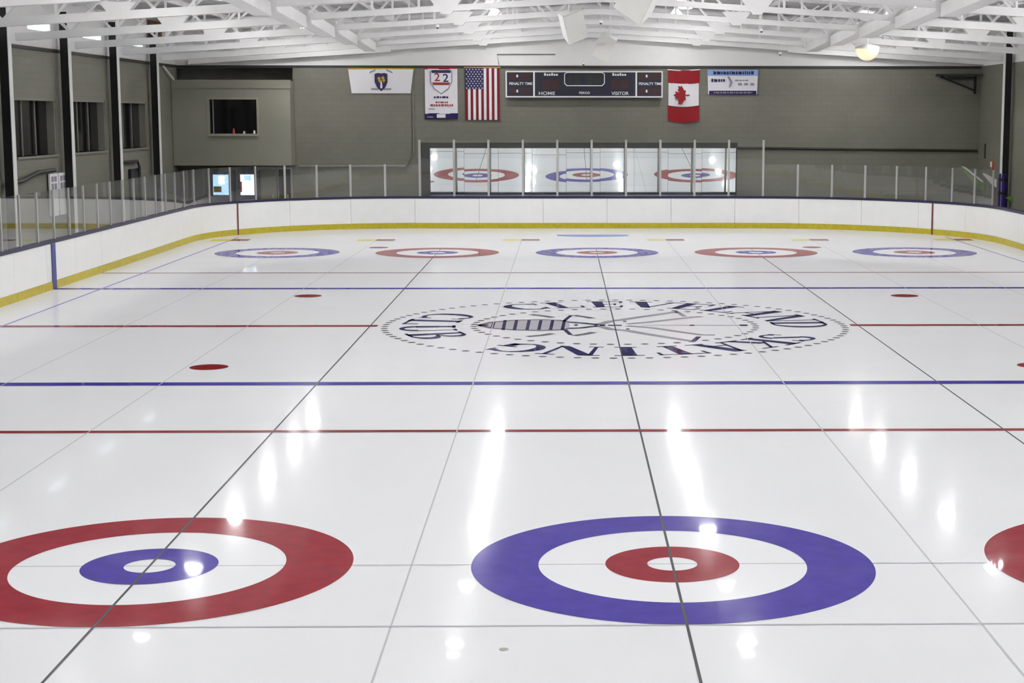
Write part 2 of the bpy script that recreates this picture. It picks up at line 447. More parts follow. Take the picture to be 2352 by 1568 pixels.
# dark strip where block meets white wall
struct('trim_1', MB().box(XL, XR, YF-.05, YF, ZW-.09, ZW), DARK, 'dark angle along the top of the end wall')
struct('trim_2', MB().box(XL, XL+.06, YN, YF-.07, ZW-.09, ZW), DARK, 'dark angle along the top of the windowed side wall')

# windows of the left wall
n = 0
for k, (a, b) in enumerate(WIN_Y):
    n += 1
    wroot = empty('window_%d' % n, (XL, (a+b)/2, WZ0), 'dark interior window in the grey block side wall', None, None, 'structure')
    L = b-a
    MB().box(-.26, -.24, -L/2, L/2, 0, WZ1-WZ0).build('pane', DGLASS, wroot)
    fb = MB(); H = WZ1-WZ0
    fb.box(-.24, -.02, -L/2, -L/2+.06, 0, H); fb.box(-.24, -.02, L/2-.06, L/2, 0, H); fb.box(-.24, -.02, -L/2+.06, L/2-.06, H-.06, H)
    fb.build('window_frame', FRAME_G, wroot)
    MB().box(-.24, .06, -L/2-.05, L/2+.05, -.06, .0).build('window_sill', FRAME_G, wroot)
    for t in (.33, .66):
        MB().box(-.235, -.2, -L/2+L*t-.025, -L/2+L*t+.025, 0, H-.06).build('mullion', FRAME_G, wroot)
for k, (a, b) in enumerate(CL):
    n += 1
    wroot = empty('window_%d' % n, (XL, (a+b)/2, CZ0), 'narrow daylit clerestory window high in the white side wall', None, None, 'structure')
    L = b-a
    MB().box(-.12, -.1, -L/2, L/2, 0, CZ1-CZ0).build('pane', DAY, wroot)
    fb = MB(); H = CZ1-CZ0
    fb.box(-.1, .01, -L/2, -L/2+.03, 0, H); fb.box(-.1, .01, L/2-.03, L/2, 0, H); fb.box(-.1, .01, -L/2+.03, L/2-.03, H-.03, H); fb.box(-.1, .01, -L/2+.03, L/2-.03, 0, .03)
    fb.build('window_frame', STEEL_W, wroot)

# ------------------------------------------------------------------ press box on the far wall
BX0, BX1, BY = XL+.02, -11.15, 48.0
PW = [(-14.15, -12.4, 3.36, 4.62)]
pb = empty('press_box', (-13.35, BY+.5, 2.2), 'boxed-out grey observation booth with one dark window, under the roof', 'booth')
def rel(mb, o):
    mb.v = [(x-o.location.x, y-o.location.y, z-o.location.z) for x, y, z in mb.v]; return mb
a0, a1, z0, z1 = PW[0]
mb = MB()
mb.box(BX0, a0, BY, BY+.15, 2.18, 5.3).box(a1, BX1, BY, BY+.15, 2.18, 5.3).box(a0, a1, BY, BY+.15, 2.18, z0).box(a0, a1, BY, BY+.15, z1, 5.3)
rel(mb, pb).build('front_panel', WALL_S, pb)
rel(MB().box(BX1-.12, BX1, BY+.15, YF-.02, 2.18, 5.3), pb).build('side_panel', WALL_S, pb)
rel(MB().box(BX0, BX1-.12, BY+.15, YF-.02, 2.18, 2.3), pb).build('underside', WALL_S, pb)
rel(MB().box(BX0, BX1-.12, BY+.15, YF-.02, 5.2, 5.3), pb).build('top_panel', WALL_S, pb)
rel(MB().box(BX0, BX1+.03, BY-.035, BY, 5.03, 5.34), pb).build('fascia', WALL_S, pb)
wf = rel(MB().box(a0-.07, a0, BY-.03, BY+.05, z0-.09, z1+.07).box(a1, a1+.07, BY-.03, BY+.05, z0-.09, z1+.07).box(a0, a1, BY-.03, BY+.05, z1, z1+.07).box(a0, a1, BY-.07, BY+.05, z0-.09, z0), pb).build('window_frame', mat('frame_light', (158, 154, 138), .5), pb)
rel(MB().box(a0, a1, BY+.1, BY+.12, z0, z1), pb).build('window_pane', DGLASS, pb)
rel(MB().box(a0+.1, a0+.14, BY+.06, BY+.1, z0, z1), pb).build('mullion', GREYM, pb)
# things on its sill
for sx, hh, m_, lab in ((-13.26, .2, ORANGE, 'small amber bottle on the booth window sill'), (-12.88, .1, WHITEP, 'small white cup on the booth window sill'), (-12.5, .13, WHITEP, 'small white carton at the end of the booth window sill')):
    o = MB().lathe([(.035, 0), (.04, .02), (.04, hh*.6), (.018, hh*.8), (.018, hh)], n=10).build(lab.split()[2], m_, None)
    o.location = (sx, BY-.035, z0); tag(o, lab, lab.split()[2])

# furred-out panel, conduits
struct('trim_3', MB().box(-11.13, -6.75, YF-.035, YF, 2.15, ZW-.09), WALL, 'slightly proud grey panel beside the booth')
def conduit(pts, r, label, m=DARK):
    return tag(MB().tube(pts, r, 8).build('conduit', m), label, 'pipe')
conduit([(-6.68, YF-.05, 4.8), (-6.68, YF-.05, 2.62), (-6.95, YF-.08, 2.2), (-7.0, YF-.08, 2.12), (-11.0, YF-.08, 2.12)], .035, 'grey conduit running down and along the wall panel beside the booth', FRAME_G)
conduit([(5.62, YF-.05, 2.83), (9.5, YF-.05, 2.78), (XR-.06, YF-.05, 2.72)], .045, 'dark pipe running along the end wall towards the corner')
conduit([(-3.42, YF-.07, 5.93), (-3.5, YF-.07, 6.32), (-1.3, YF-.07, 6.32)], .018, 'thin conduit on the white gable above the scoreboard', GREYM)
# folded wall bracket in the right corner
bk = empty('wall_bracket', (13.9, YF-.1, 5.0), 'black folding steel bracket high in the corner of the end wall', 'bracket')
rel(MB().bar((13.1, YF-.12, 5.56), (14.8, YF-.5, 5.56), .09, .08), bk).build('top_arm', BLACK, bk)
rel(MB().bar((13.3, YF-.1, 5.5), (14.62, YF-.1, 4.98), .07, .06), bk).build('brace', BLACK, bk)
rel(MB().bar((14.62, YF-.08, 5.56), (14.62, YF-.08, 4.86), .08, .08, (0, 1, 0)), bk).build('upright', BLACK, bk)
rel(MB().box(13.6, 14.5, YF-.35, YF-.02, 5.42, 5.5), bk).build('shelf_plate', BLACK, bk)
# alarm strobe on the right wall
al = empty('fire_alarm', (XR, 46.75, 2.22), 'small red and white fire alarm strobe on the side wall', 'alarm')
MB().box(-.06, 0, -.1, .1, -.16, .16).build('body', ORANGE, al)
MB().box(-.09, -.06, -.06, .1, -.05, .14).build('strobe', WHITEP, al)
tag(MB().box(XR-.04, XR, 47.9, 48.0, 2.45, 3.0).build('junction_box', DARK), 'slim dark junction box on the side wall by the corner pipe', 'box')

# ------------------------------------------------------------------ steel columns
def column(x, y, side, label, group=None):
    c = empty('steel_column', (x, y, -.03), label, 'column', group)
    H = 7.0
    # side = +1 : rink lies towards +x
    wb = MB(); wb.box(min(-.13*side, .08*side), max(-.13*side, .08*side), -.012, .012, 0, H); wb.build('web', BLACK, c)
    f1 = MB(); f1.box(min(.08*side, .1*side), max(.08*side, .1*side), -.13, .13, 0, H); f1.build('front_flange', STEEL_W, c)
    f2 = MB(); f2.box(min(-.15*side, -.13*side), max(-.15*side, -.13*side), -.1, .1, 0, H); f2.build('back_flange', BLACK, c)
    st = MB(); st.box(min(-.13*side, .075*side), max(-.13*side, .075*side), -.1, -.088, 0, H); st.build('side_plate', BLACK, c)
    MB().box(-.2, .2, -.18, .18, 0, .02).build('base_plate', BLACK, c)
    return c
ORD = ['first', 'second', 'third', 'fourth', 'fifth', 'sixth', 'seventh', 'eighth', 'ninth', 'tenth', 'eleventh', 'twelfth', 'thirteenth']
for i, cy in enumerate(COLS_Y): column(XL+.27, cy, 1, 'black steel column with white front edge by the windowed wall, %s from the end wall' % ORD[i], 'columns along the windowed wall')
for i, cy in enumerate(COLS_Y):
    c = column(XR-.27, cy-.35, -1, 'black steel column along the windowless side wall, %s from the end wall' % ORD[i] if cy != COLS_Y[0] else 'black steel column with navy pad round its foot beside the rink corner', 'columns along the windowless wall' if cy != COLS_Y[0] else None)
    if cy == COLS_Y[0]:
        p = MB(); p.lathe([(.13, 0), (.16, .03), (.16, 2.0), (.13, 2.05)], n=16).build('column_pad', PAD, c)
        for zz in (.72, 1.3, 1.78): MB().lathe([(.165, 0), (.168, .02), (.168, .09), (.165, .11)], c=(0, 0, zz), n=16).build('pad_strap', BLACK, c)

# ------------------------------------------------------------------ roof trusses
ORD = ['first', 'second', 'third', 'fourth', 'fifth', 'sixth', 'seventh', 'eighth', 'ninth', 'tenth', 'eleventh', 'twelfth', 'thirteenth']
def zb(x): return 6.99 - .0625*abs(x)         # centreline of the bottom chord
def make_truss():
    t = empty('roof_truss', (0, 0, 0), 'white steel roof truss spanning the hall', 'truss', 'roof trusses across the hall')
    XE = 15.0
    for s in (-1, 1):
        MB().bar((0, 0, zb(0)+.02), (s*7.7, 0, zb(7.7)+.02), .16, .15).build('bottom_chord', STEEL_W, t)
        MB().bar((s*7.45, 0, zb(7.5)-.03), (s*XE, 0, zb(XE)-.03), .2, .19).build('haunch_chord', STEEL_W, t)
        MB().bar((0, 0, ZR-.16), (s*XE, 0, roof_z(XE)-.16), .16, .14).build('top_chord', STEEL_W, t)
        for xb, big in ((1.2, 0), (4.0, 1), (7.6, 0), (11.0, 1), (13.6, 0)):
            for dx in (-1.05, 1.05):
                xt = xb+dx
                MB().bar((s*xb, 0, zb(xb)), (s*xt, 0, roof_z(xt)-.2), .07, .07, (0, 1, 0)).build('web', STEEL_W, t)
            if big:
                zc = zb(xb)
                MB().prism([(s*xb-.12, zc-.12), (s*xb+.12, zc-.12), (s*xb+.42, zc+.26), (s*xb-.42, zc+.26)], lambda u, v: (u, -.09, v), lambda u, v: (u, .09, v)).build('gusset_plate', STEEL_W, t)
        for xv in (2.6, 4.7, 5.9, 9.3, 12.4):
            MB().bar((s*xv, 0, zb(xv)), (s*xv, 0, roof_z(xv)-.2), .06, .06, (0, 1, 0)).build('web_post', STEEL_W, t)
        # thin bracing seen through the truss
        for xa, xc in ((5.9, 7.2), (9.3, 8.1), (12.4, 11.6)):
            MB().bar((s*xa, .1, zb(xa)+.1), (s*xc, .1, roof_z(xc)-.3), .05, .05, (0, 1, 0)).build('bracing', STEEL_W, t)
    return t
proto = make_truss()
for i, cy in enumerate(COLS_Y):
    t = proto if i == 0 else copy_tree(proto)
    t.location = (0, cy, 0); t['label'] = 'white steel roof truss across the hall, %s out from the end wall' % ORD[i]
# end-wall frame
t = copy_tree(proto); t.location = (0, YF-.3, 0); t['label'] = 'white steel roof truss set against the end wall'; del t['group']

# longitudinal box ducts, one length per bay, each dropping slightly to its far end
for s in (-1, 1):
    d = empty('box_beam', (s*7.75, 0, 6.5), 'white longitudinal box beam on the press-box side of the roof' if s < 0 else 'white longitudinal box beam on the windowless side of the roof', 'beam')
    for i, cy in enumerate(COLS_Y[:-1]):
        y1, y0 = cy-.12, COLS_Y[i+1]+.12
        mb = MB(); k = 0
        hw = .2
        for (yy, dz) in ((y0, .09), (y1, -.08)):
            mb.v += [(-hw, yy, -.16+dz), (hw, yy, -.16+dz), (hw, yy, .14+dz), (-hw*.3, yy, .2+dz), (-hw, yy, .14+dz)]
        mb.f = [(0,1,2,3,4), (9,8,7,6,5)] + [(j, 5+j, 5+(j+1)%5, (j+1)%5) for j in range(5)]
        mb.build('beam_length', STEEL_W2, d)
# purlins under the deck
for k, x in enumerate((-12.7, -8.9, -6.2, -1.7, 1.7, 6.2, 8.5, 12.7)):
    tag(MB().bar((x, YN, roof_z(x)-.08), (x, YF, roof_z(x)-.08), .08, .14).build('purlin', STEEL_W), 'thin white purlin along the roof, %s from the windowed wall' % ORD[k], 'purlin', 'purlins under the roof deck')
for (x0, y0, z0_, x1, y1, z1_) in ((-15.5, 46.65, 5.8, -15.4, 47.84, 5.34),):
    tag(MB().bar((x0, y0, z0_), (x1, y1, z1_), .07, .07).build('brace', STEEL_W), 'short white diagonal brace above the booth', 'brace')
# brown louvres high on the left near the corner
for (yy, zz, lab) in ((45.7, 7.05, 'brown louvre high on the white side wall near the end wall'),):
    lv = empty('vent_louvre', (XL+.02, yy, zz), lab, 'vent')
    MB().box(0, .03, -.95, .95, -.38, .3).build('frame', BROWN, lv)
    for q in range(5): MB().box(.03, .07, -.88, .88, -.32+.12*q, -.27+.12*q).build('slat', BROWN, lv)

# ------------------------------------------------------------------ lamps
ORD = ['first', 'second', 'third', 'fourth', 'fifth', 'sixth', 'seventh', 'eighth', 'ninth', 'tenth', 'eleventh', 'twelfth', 'thirteenth']
def make_lamp():
    l = empty('high_bay_lamp', (0, 0, 7.3), 'round lamp', 'lamp', 'high-bay lamps in four rows')
    MB().lathe([(.235, 0), (.25, .02), (.14, .2), (.1, .22)], n=12).build('shade', SHADE, l)  # this shade glows only to throw added light on the ceiling
    MB().lathe([(.1, .2), (.12, .22), (.12, .36), (.05, .4)], n=16).build('housing', LAMPH, l)
    MB().lathe([(.05, -.035), (.16, -.028), (.225, 0)], n=14).build('lens', LENS, l)
    MB().tube([(0, 0, .38), (0, 0, .46)], .015, 6).build('stem', LAMPH, l)
    return l
lp = None
ROWN = ['row nearest the windowed wall', 'inner row, booth side', 'inner row, padded-column side', 'row nearest the windowless wall']
for i, cy in enumerate([48.9]+COLS_Y):  # outer two lamps nearest the end wall are added to brighten the gable
    for j, x in enumerate((-10.3, -3.45, 3.1, 9.9)):
        if lp is None: lp = make_lamp(); o = lp
        else: o = copy_tree(lp)
        o.location = (x, cy-2.65, roof_z(x)-.46)
        o['label'] = 'high-bay lamp in the %s, %s from the end wall' % (ROWN[j], ORD[i])  # also labels the two added outer lamps nearest the end wall
# glowing dome added in place of a lamp reflected in the viewing window
gx, gy, gz = at(1992, 112, Y=38.2)
g = empty('reflected_glow', (gx, gy, gz), 'warm glowing dome added for a lamp reflection, under the roof near the end wall', 'lamp')
MB().lathe([(.02, -.37)] + [(.37*math.sin(a), -.37*math.cos(a)) for a in np.linspace(.15, 1.62, 12)] + [(.02, .05)], n=28).build('glow_dome', REFL_GLOW, g, smooth=True)
MB().lathe([(.38, .0), (.38, .06), (.1, .14), (.03, .16)], n=24).build('cap', STEEL_W, g)  # made-up cap on the reflection dome
MB().tube([(0, 0, .15), (0, 0, roof_z(gx)-gz)], .015, 6).build('stem', STEEL_W, g)  # made-up stem carrying the reflection dome

# small sensors hanging under the trusses
def sensor(px, py, Y, label):
    x, y, z = at(px, py, Y=Y)
    s = empty('ceiling_sensor', (x, y, z), label, 'sensor', 'small sensors under the roof')
    MB().lathe([(.02, .1), (.05, .08), (.055, .02), (.04, 0)][::-1], n=10).build('housing', WHITEP, s)
    MB().lathe([(.01, -.04), (.035, -.03), (.04, 0)], n=10).build('lens', DARK, s)
    MB().tube([(0, 0, .1), (0, 0, roof_z(x)-z)], .008, 5).build('stem', STEEL_W, s)
for q in ((1380, 53, 38, 'just beyond the tilted loudspeaker'), (1749, 72, 38.5, 'over the padded-column side'), (1005, 63, 38.6, 'over the tall white banner'), (634, 62, 38.5, 'before the booth'), (1340, 148, 47.8, 'just above the scoreboard'), (1792, 125, 47.5, 'above the wall beside the blue and white sign')): sensor(q[0], q[1], q[2], 'small dark-eyed sensor on a thin rod ' + q[3])

# ------------------------------------------------------------------ loudspeakers hung on the centre line
def speaker(px, py, Y, roll, yaw, label, wd=.6, ht=.83, dp=.5, tilt=.35):
    x, y, z = at(px, py, Y=Y)
    s = empty('loudspeaker', (x, y, z), label, 'speaker')
    R = Matrix.Rotation(yaw, 3, 'Z') @ Matrix.Rotation(roll, 3, 'Y') @ Matrix.Rotation(tilt, 3, 'X')
    def tr(mb): mb.v = [tuple(R @ Vector(v)) for v in mb.v]; return mb
    a, b = wd/2, ht/2
    mb = MB(); mb.v = [(-a,0,-b),(a,0,-b),(a,0,b),(-a,0,b),(-a*.78,dp,-b*.85),(a*.78,dp,-b*.85),(a*.78,dp,b*.85),(-a*.78,dp,b*.85)]
    mb.f = [(0,1,2,3),(7,6,5,4),(0,4,5,1),(1,5,6,2),(2,6,7,3),(3,7,4,0)]
    tr(mb).build('cabinet', SPK, s)
    tr(MB().box(-a*.93, a*.93, -.02, .0, -b*.95, b*.95)).build('grille', SPK_G, s)
    top = R @ Vector((0, dp*.5, b*.8))
    MB().tube([tuple(top), (top.x+.06, top.y, roof_z(x)-z)], .04, 8).build('bracket', STEEL_W, s)
    return s
speaker(1322, 62, 31.2, -.37, .32, 'white loudspeaker tilted one way, hung on a steel arm above the centre ice')
speaker(1387, 110, 41.2, .46, -.12, 'small-looking white loudspeaker hung nearest the scoreboard')
speaker(1462, -8, 15.2, .58, -.35, 'large white loudspeaker cut by the top of the view', tilt=.3)

# ------------------------------------------------------------------ boards round the rink
S_FAR = LEN - 0.0   # arc length 0 is the left end of the straight far boards (path then turns left)
boards = empty('dasher_boards', (0, 17.35, 0), 'white rink boards with yellow kick plate and navy cap rail', 'boards')
def strip(s0, s1, o0, o1, z0, z1):
    n = max(2, int(math.ceil((s1-s0)/.35))+1)
    mb = MB()
    for i in range(n):
        s = s0+(s1-s0)*i/(n-1)
        a, b = path_at(s, o0), path_at(s, o1)
        mb.v += [(a[0], a[1]-17.35, z0), (b[0], b[1]-17.35, z0), (b[0], b[1]-17.35, z1), (a[0], a[1]-17.35, z1)]
    for i in range(n-1):
        k = 4*i
        for j in range(4): mb.f.append((k+j, k+(j+1)%4, k+4+(j+1)%4, k+4+j))
    mb.f.append((0, 1, 2, 3)); mb.f.append((4*n-1, 4*n-2, 4*n-3, 4*n-4))
    return mb
NPAN = 66
# offsets: path gives +off to the right of travel; travel is counter-clockwise so outward is to the right
for i in range(NPAN):
    s0 = LEN*i/NPAN; s1 = LEN*(i+1)/NPAN
    p = strip(s0+.005, s1-.005, 0.0, .1, .19, 1.07).build('board_panel', BOARD, boards)
    k = strip(s0+.002, s1-.002, -.012, .09, .0, .185).build('kick_plate', KICK, p)
    r = strip(s0, s1, -.015, .13, 1.075, 1.155).build('cap_rail', RAIL, p)
def find_s(Y, side):
    best, bs = 1e9, 0
    for i in range(int(LEN/.02)):
        s = i*.02; x, y = path_at(s)
        if x*side > 8 and abs(y-Y) < best: best, bs = abs(y-Y), s
    return bs
for side in (-1, 1):
    for (Y, wd, m_) in ((24.41, .3, LINE_B), (10.35, .3, LINE_B), (42.2, .07, LINE_R), (17.37, .3, LINE_R)):
        s = find_s(Y, side)
        strip(s-wd/2, s+wd/2, -.02, -.013, .0, 1.07).build('board_line', m_, boards)

# ------------------------------------------------------------------ shield glass
GY_END = at(2306, 478, Z=1.155)[1]+1.0
glass = empty('shield_glass', (0, 17.35, 1.155), 'clear shield glass with slim metal posts standing on the boards', 'glass')
ZG, ZT = 2.3, 3.17
xf0, xf1 = -6.17, 6.21
def s_of_far_x(x): return CUM[NP-1] + (PATH[-1][0]-x)
def grel(mb): mb.v = [(x, y, z-1.155) for x, y, z in mb.v]; return mb
def post(s, zt):
    a = path_at(s, .03); b = path_at(s, .07); c = path_at(s+.001, .05); c0 = path_at(s-.001, .05)
    dx, dy = c[0]-c0[0], c[1]-c0[1]; L = math.hypot(dx, dy); dx, dy = dx/L*.038, dy/L*.038
    mb = MB()
    for z in (1.155, zt):
        mb.v += [(a[0]-dx, a[1]-dy-17.35, z), (b[0]-dx, b[1]-dy-17.35, z), (b[0]+dx, b[1]+dy-17.35, z), (a[0]+dx, a[1]+dy-17.35, z)]
    mb.f = [(3,2,1,0), (4,5,6,7)] + [(j, (j+1)%4, 4+(j+1)%4, 4+j) for j in range(4)]
    grel(mb).build('post', ALU, glass)
def pane(s0, s1, zt):
    grel(strip(s0+.025, s1-.025, .044, .056, 1.16, zt)).build('pane', GLASS, glass)
# tall panes in front of the mirror
N10 = 10
tall = [xf1 + (xf0-xf1)*i/N10 for i in range(N10+1)]
ss = [s_of_far_x(x) for x in tall]
for s in ss: post(s, ZT)
for a, b in zip(ss[:-1], ss[1:]): pane(a, b, ZT-.03)
# lower panes to the left: round the corner and down the side
pitch = (ss[-1]-ss[0])/N10
s = ss[-1]; cnt = 0
while True:
    x, y = path_at(s+pitch)
    if x < -12 and y < 6: break
    s2 = s+pitch; pane(s, s2, ZG); post(s2, ZG); s = s2; cnt += 1
    if cnt > 60: break
s = ss[0]; cnt = 0
while True:
    x, y = path_at(s-pitch)
    if x > 11.5 and y < GY_END: break
    s2 = s-pitch; pane(s2, s, ZG); post(s2, ZG); s = s2; cnt += 1
    if cnt > 60: break

# ------------------------------------------------------------------ mirror wall behind the far glass
YM = 46.3
mx0, mx1 = at(988, 390, Y=YM-.1)[0], at(1690, 390, Y=YM-.1)[0]
mz0, mz1 = .85, at(1340, 340, Y=YM-.13)[2]
mr = empty('wall_mirror', ((mx0+mx1)/2, YM, -.03), 'long leaning mirror of nine panes standing behind the tall far glass', 'mirror')
TIL = .064
W9 = (mx1-mx0)/9
TJ = [.10, -.06, -.03, -.16, .0, .05, .03, -.07, .02]
YJ = [.10, -.05, .04, -.12, .02, .08, -.06, .05, -.04]
for i in range(9):
    xa = mx0+W9*i-mr.location.x
    p = MB().box(-W9/2+.004, W9/2-.004, -.006, 0, 0, mz1-mz0).build('mirror_pane', MIRROR, mr)
    p.location = (xa+W9/2, 0, mz0+.03)
    p.rotation_euler = (TIL+math.radians(TJ[i]), 0, math.radians(YJ[i]))
bk = MB().box(mx0-.33-mr.location.x, mx1+.05-mr.location.x, .02, .06, -.05, mz1-mz0+.2).build('backing_board', DARK, mr)
bk.location = (0, 0, mz0+.03); bk.rotation_euler = (TIL, 0, 0)
for i in range(4):
    xx = mx0+.3+(mx1-mx0-.6)*i/3-mr.location.x
    MB().bar((xx, .06, 0), (xx, .06, mz0+.3), .08, .08, (0, 1, 0)).bar((xx, .6, 0), (xx, .08, mz0+1.1), .06, .06, (1, 0, 0)).build('stand_leg', DARK, mr)

# ------------------------------------------------------------------ banners and flags on the far wall
YB = YF-.078
def cloth(name, x0, x1, z0, z1, m, parent, dy=0.0, wave=0.0, nx=10, nz=8, taper=0.0, bow=0.0, waves=3):
    """hanging cloth panel with thickness; parent at world origin offset"""
    mb = MB(); T = .006
    for side in (0, 1):
        for j in range(nz+1):
            v = j/nz
            for i in range(nx+1):
                u = i/nx
                xc = (x0+x1)/2; hw = (x1-x0)/2*(1-taper*(1-v))
                x = xc + (2*u-1)*hw
                z = z0+(z1-z0)*v - bow*(1-(2*u-1)**2)
                y = YB + dy + wave*math.sin(u*PI*2*waves/2+v*1.3) + (T if side else 0)
                mb.v.append((x, y, z))
    n1 = (nx+1)*(nz+1)
    for j in range(nz):
        for i in range(nx):
            a = j*(nx+1)+i; q = (a, a+1, a+nx+2, a+nx+1)
            mb.f.append(q); mb.f.append(tuple(n1+t for t in q[::-1]))
    edge = [i for i in range(nx)]
    rim = list(range(nx+1)) + [j*(nx+1)+nx for j in range(1, nz+1)] + [nz*(nx+1)+i for i in range(nx-1, -1, -1)] + [j*(nx+1) for j in range(nz-1, 0, -1)]
    for i in range(len(rim)):
        a, b = rim[i], rim[(i+1) % len(rim)]; mb.f.append((a, n1+a, n1+b, b))
    return rel(mb, parent).build(name, m, parent)
def flat_poly(name, poly, m, parent, dy):
    mb = MB().prism(poly, lambda u, v: (u, YB+dy, v), lambda u, v: (u, YB+dy+.004, v))
    return rel(mb, parent).build(name, m, parent)
def wtext(name, s, size, m, parent, x, z, dy=-.02, xs=1.0):
    o = text_part(name, s, size, m, parent, (x-parent.location.x, YB+dy-parent.location.y, z-parent.location.z), xs=xs); return o
def rod(x0, x1, z, parent, m=INK_G):
    return rel(MB().tube([(x0, YB, z), (x1, YB, z)], .022, 8), parent).build('rod', m, parent)
def shield_poly(cx, zt, w, h):
    return [(cx-w/2, zt-.05*h), (cx-w*.25, zt), (cx, zt-.03*h), (cx+w*.25, zt), (cx+w/2, zt-.05*h), (cx+w/2, zt-.5*h), (cx+w*.33, zt-.78*h), (cx, zt-h), (cx-w*.33, zt-.78*h), (cx-w/2, zt-.5*h)]

def print_row(parent, x0, x1, z, h, m, dy=-.03, seed=1):
    """a line of print too small to read: a row of short marks"""
    rnd = random.Random(seed); x = x0
    while x < x1-.02:
        w_ = min(rnd.choice((.05, .07, .1, .13)), x1-x)
        flat_poly('print_mark', [(x, z-h/2), (x+w_, z-h/2), (x+w_, z+h/2*rnd.choice((.6, 1))), (x, z+h/2)], m, parent, dy); x += w_+.03
# 1 white tapered banner with a crest
b1 = empty('crest_banner', (-7.87, YF-.06, 4.85), 'white tapering banner with a small navy and gold crest', 'banner')
cloth('cloth', -9.1, -6.64, 4.86, 5.76, CLOTH_W, b1, taper=.1, wave=.012, waves=2)
rod(-9.15, -6.6, 5.78, b1, INK_G)
flat_poly('crest', shield_poly(-7.86, 5.62, .48, .68), INK_N, b1, -.03)
for dx, zz in ((-.08, 5.42), (.07, 5.44), (-.04, 5.33), (.1, 5.35)):
    flat_poly('crest_mark', [(-7.86+dx-.07, zz), (-7.86+dx, zz-.09), (-7.86+dx+.07, zz), (-7.86+dx, zz+.07)], INK_G, b1, -.036)
flat_poly('crest_blade', [(-7.88, 5.3), (-7.83, 5.3), (-7.81, 5.08), (-7.86, 5.03), (-7.9, 5.08)], CLOTH_W, b1, -.036)
for s in (-1, 1):
    flat_poly('scroll', [(-7.86+s*.44, 5.60), (-7.86+s*.2, 5.7), (-7.86+s*.22, 5.76), (-7.86+s*.42, 5.67)], INK_GR, b1, -.03)
    flat_poly('motto_line', [(-7.86+s*.04, 5.0), (-7.86+s*.38, 5.0), (-7.86+s*.38, 5.05), (-7.86+s*.04, 5.05)], INK_GR, b1, -.03)

# 2 white tall banner with shield reading 22
b2 = empty('shield_banner', (-5.6, YF-.06, 3.95), 'tall white banner with a 22 shield and a navy foot', 'banner')
cloth('cloth', -6.22, -4.99, 4.1, 5.78, CLOTH_W, b2, wave=.012)
cloth('top_band', -6.22, -4.99, 5.76, 5.86, CLOTH_R, b2, wave=.012, nz=2)
cloth('foot_band', -6.24, -4.98, 3.9, 4.12, CLOTH_N, b2, wave=.012, nz=2)
flat_poly('shield_outline', shield_poly(-5.6, 5.74, .84, .92), INK_GR, b2, -.03)
flat_poly('shield_field', shield_poly(-5.6, 5.71, .76, .84), CLOTH_W, b2, -.035)
flat_poly('shield_head', [(-5.96, 5.62), (-5.24, 5.62), (-5.24, 5.73), (-5.96, 5.73)], INK_N, b2, -.04)
wtext('numeral', '2', .42, INK_R, b2, -5.75, 5.45, -.045, 1.1)
wtext('numeral', '2', .42, INK_N, b2, -5.43, 5.42, -.045, 1.1)
flat_poly('shield_stripe', [(-5.9, 5.17), (-5.3, 5.17), (-5.26, 5.27), (-5.94, 5.27)], INK_R, b2, -.04)
print_row(b2, -5.88, -5.32, 4.72, .07, INK_N, seed=3)
print_row(b2, -5.82, -5.36, 4.53, .06, INK_R, seed=4)
print_row(b2, -6.02, -5.16, 4.42, .07, INK_R, seed=5)
print_row(b2, -6.08, -5.84, 4.28, .045, INK_GR, seed=6)
flat_poly('badge', [(-5.78, 3.95), (-5.45, 3.95), (-5.45, 4.09), (-5.78, 4.09)], CLOTH_W, b2, -.03)
flat_poly('small_mark', [(-6.15, 3.95), (-5.92, 3.95), (-5.92, 4.0), (-6.15, 4.0)], INK_GR, b2, -.03)

# 3 United States flag hung vertically
b3 = empty('striped_flag', (-4.06, YF-.06, 3.85), 'vertically hung flag with white stars on navy and red and white stripes', 'flag')
fx0, fx1, fz0, fz1 = -4.7, -3.4, 3.87, 5.8
sw = (fx1-fx0)/13
for i in range(13):
    z_hi = fz1 if i >= 7 else fz1-.78
    cloth('stripe', fx0+sw*i, fx0+sw*(i+1), fz0, z_hi, CLOTH_RD if i % 2 == 0 else CLOTH_W, b3, dy=.008*math.sin(i*1.1), nx=2, nz=6)
cloth('canton', fx0, fx0+sw*7, fz1-.78, fz1, INK_N, b3, dy=-.004, nx=4, nz=4)
for r in range(9):
    for c in range(6 if r % 2 == 0 else 5):
        cx = fx0+sw*7*((c+(.5 if r % 2 == 0 else 1.0))/6.0); cz = fz1-.78*(r+.55)/9
        star = [((.034 if k % 2 == 0 else .014)*math.sin(PI*k/5)+cx, (.034 if k % 2 == 0 else .014)*math.cos(PI*k/5)+cz) for k in range(10)]
        flat_poly('star', star, CLOTH_W, b3, -.02)
rod(-4.74, -3.36, 5.83, b3)

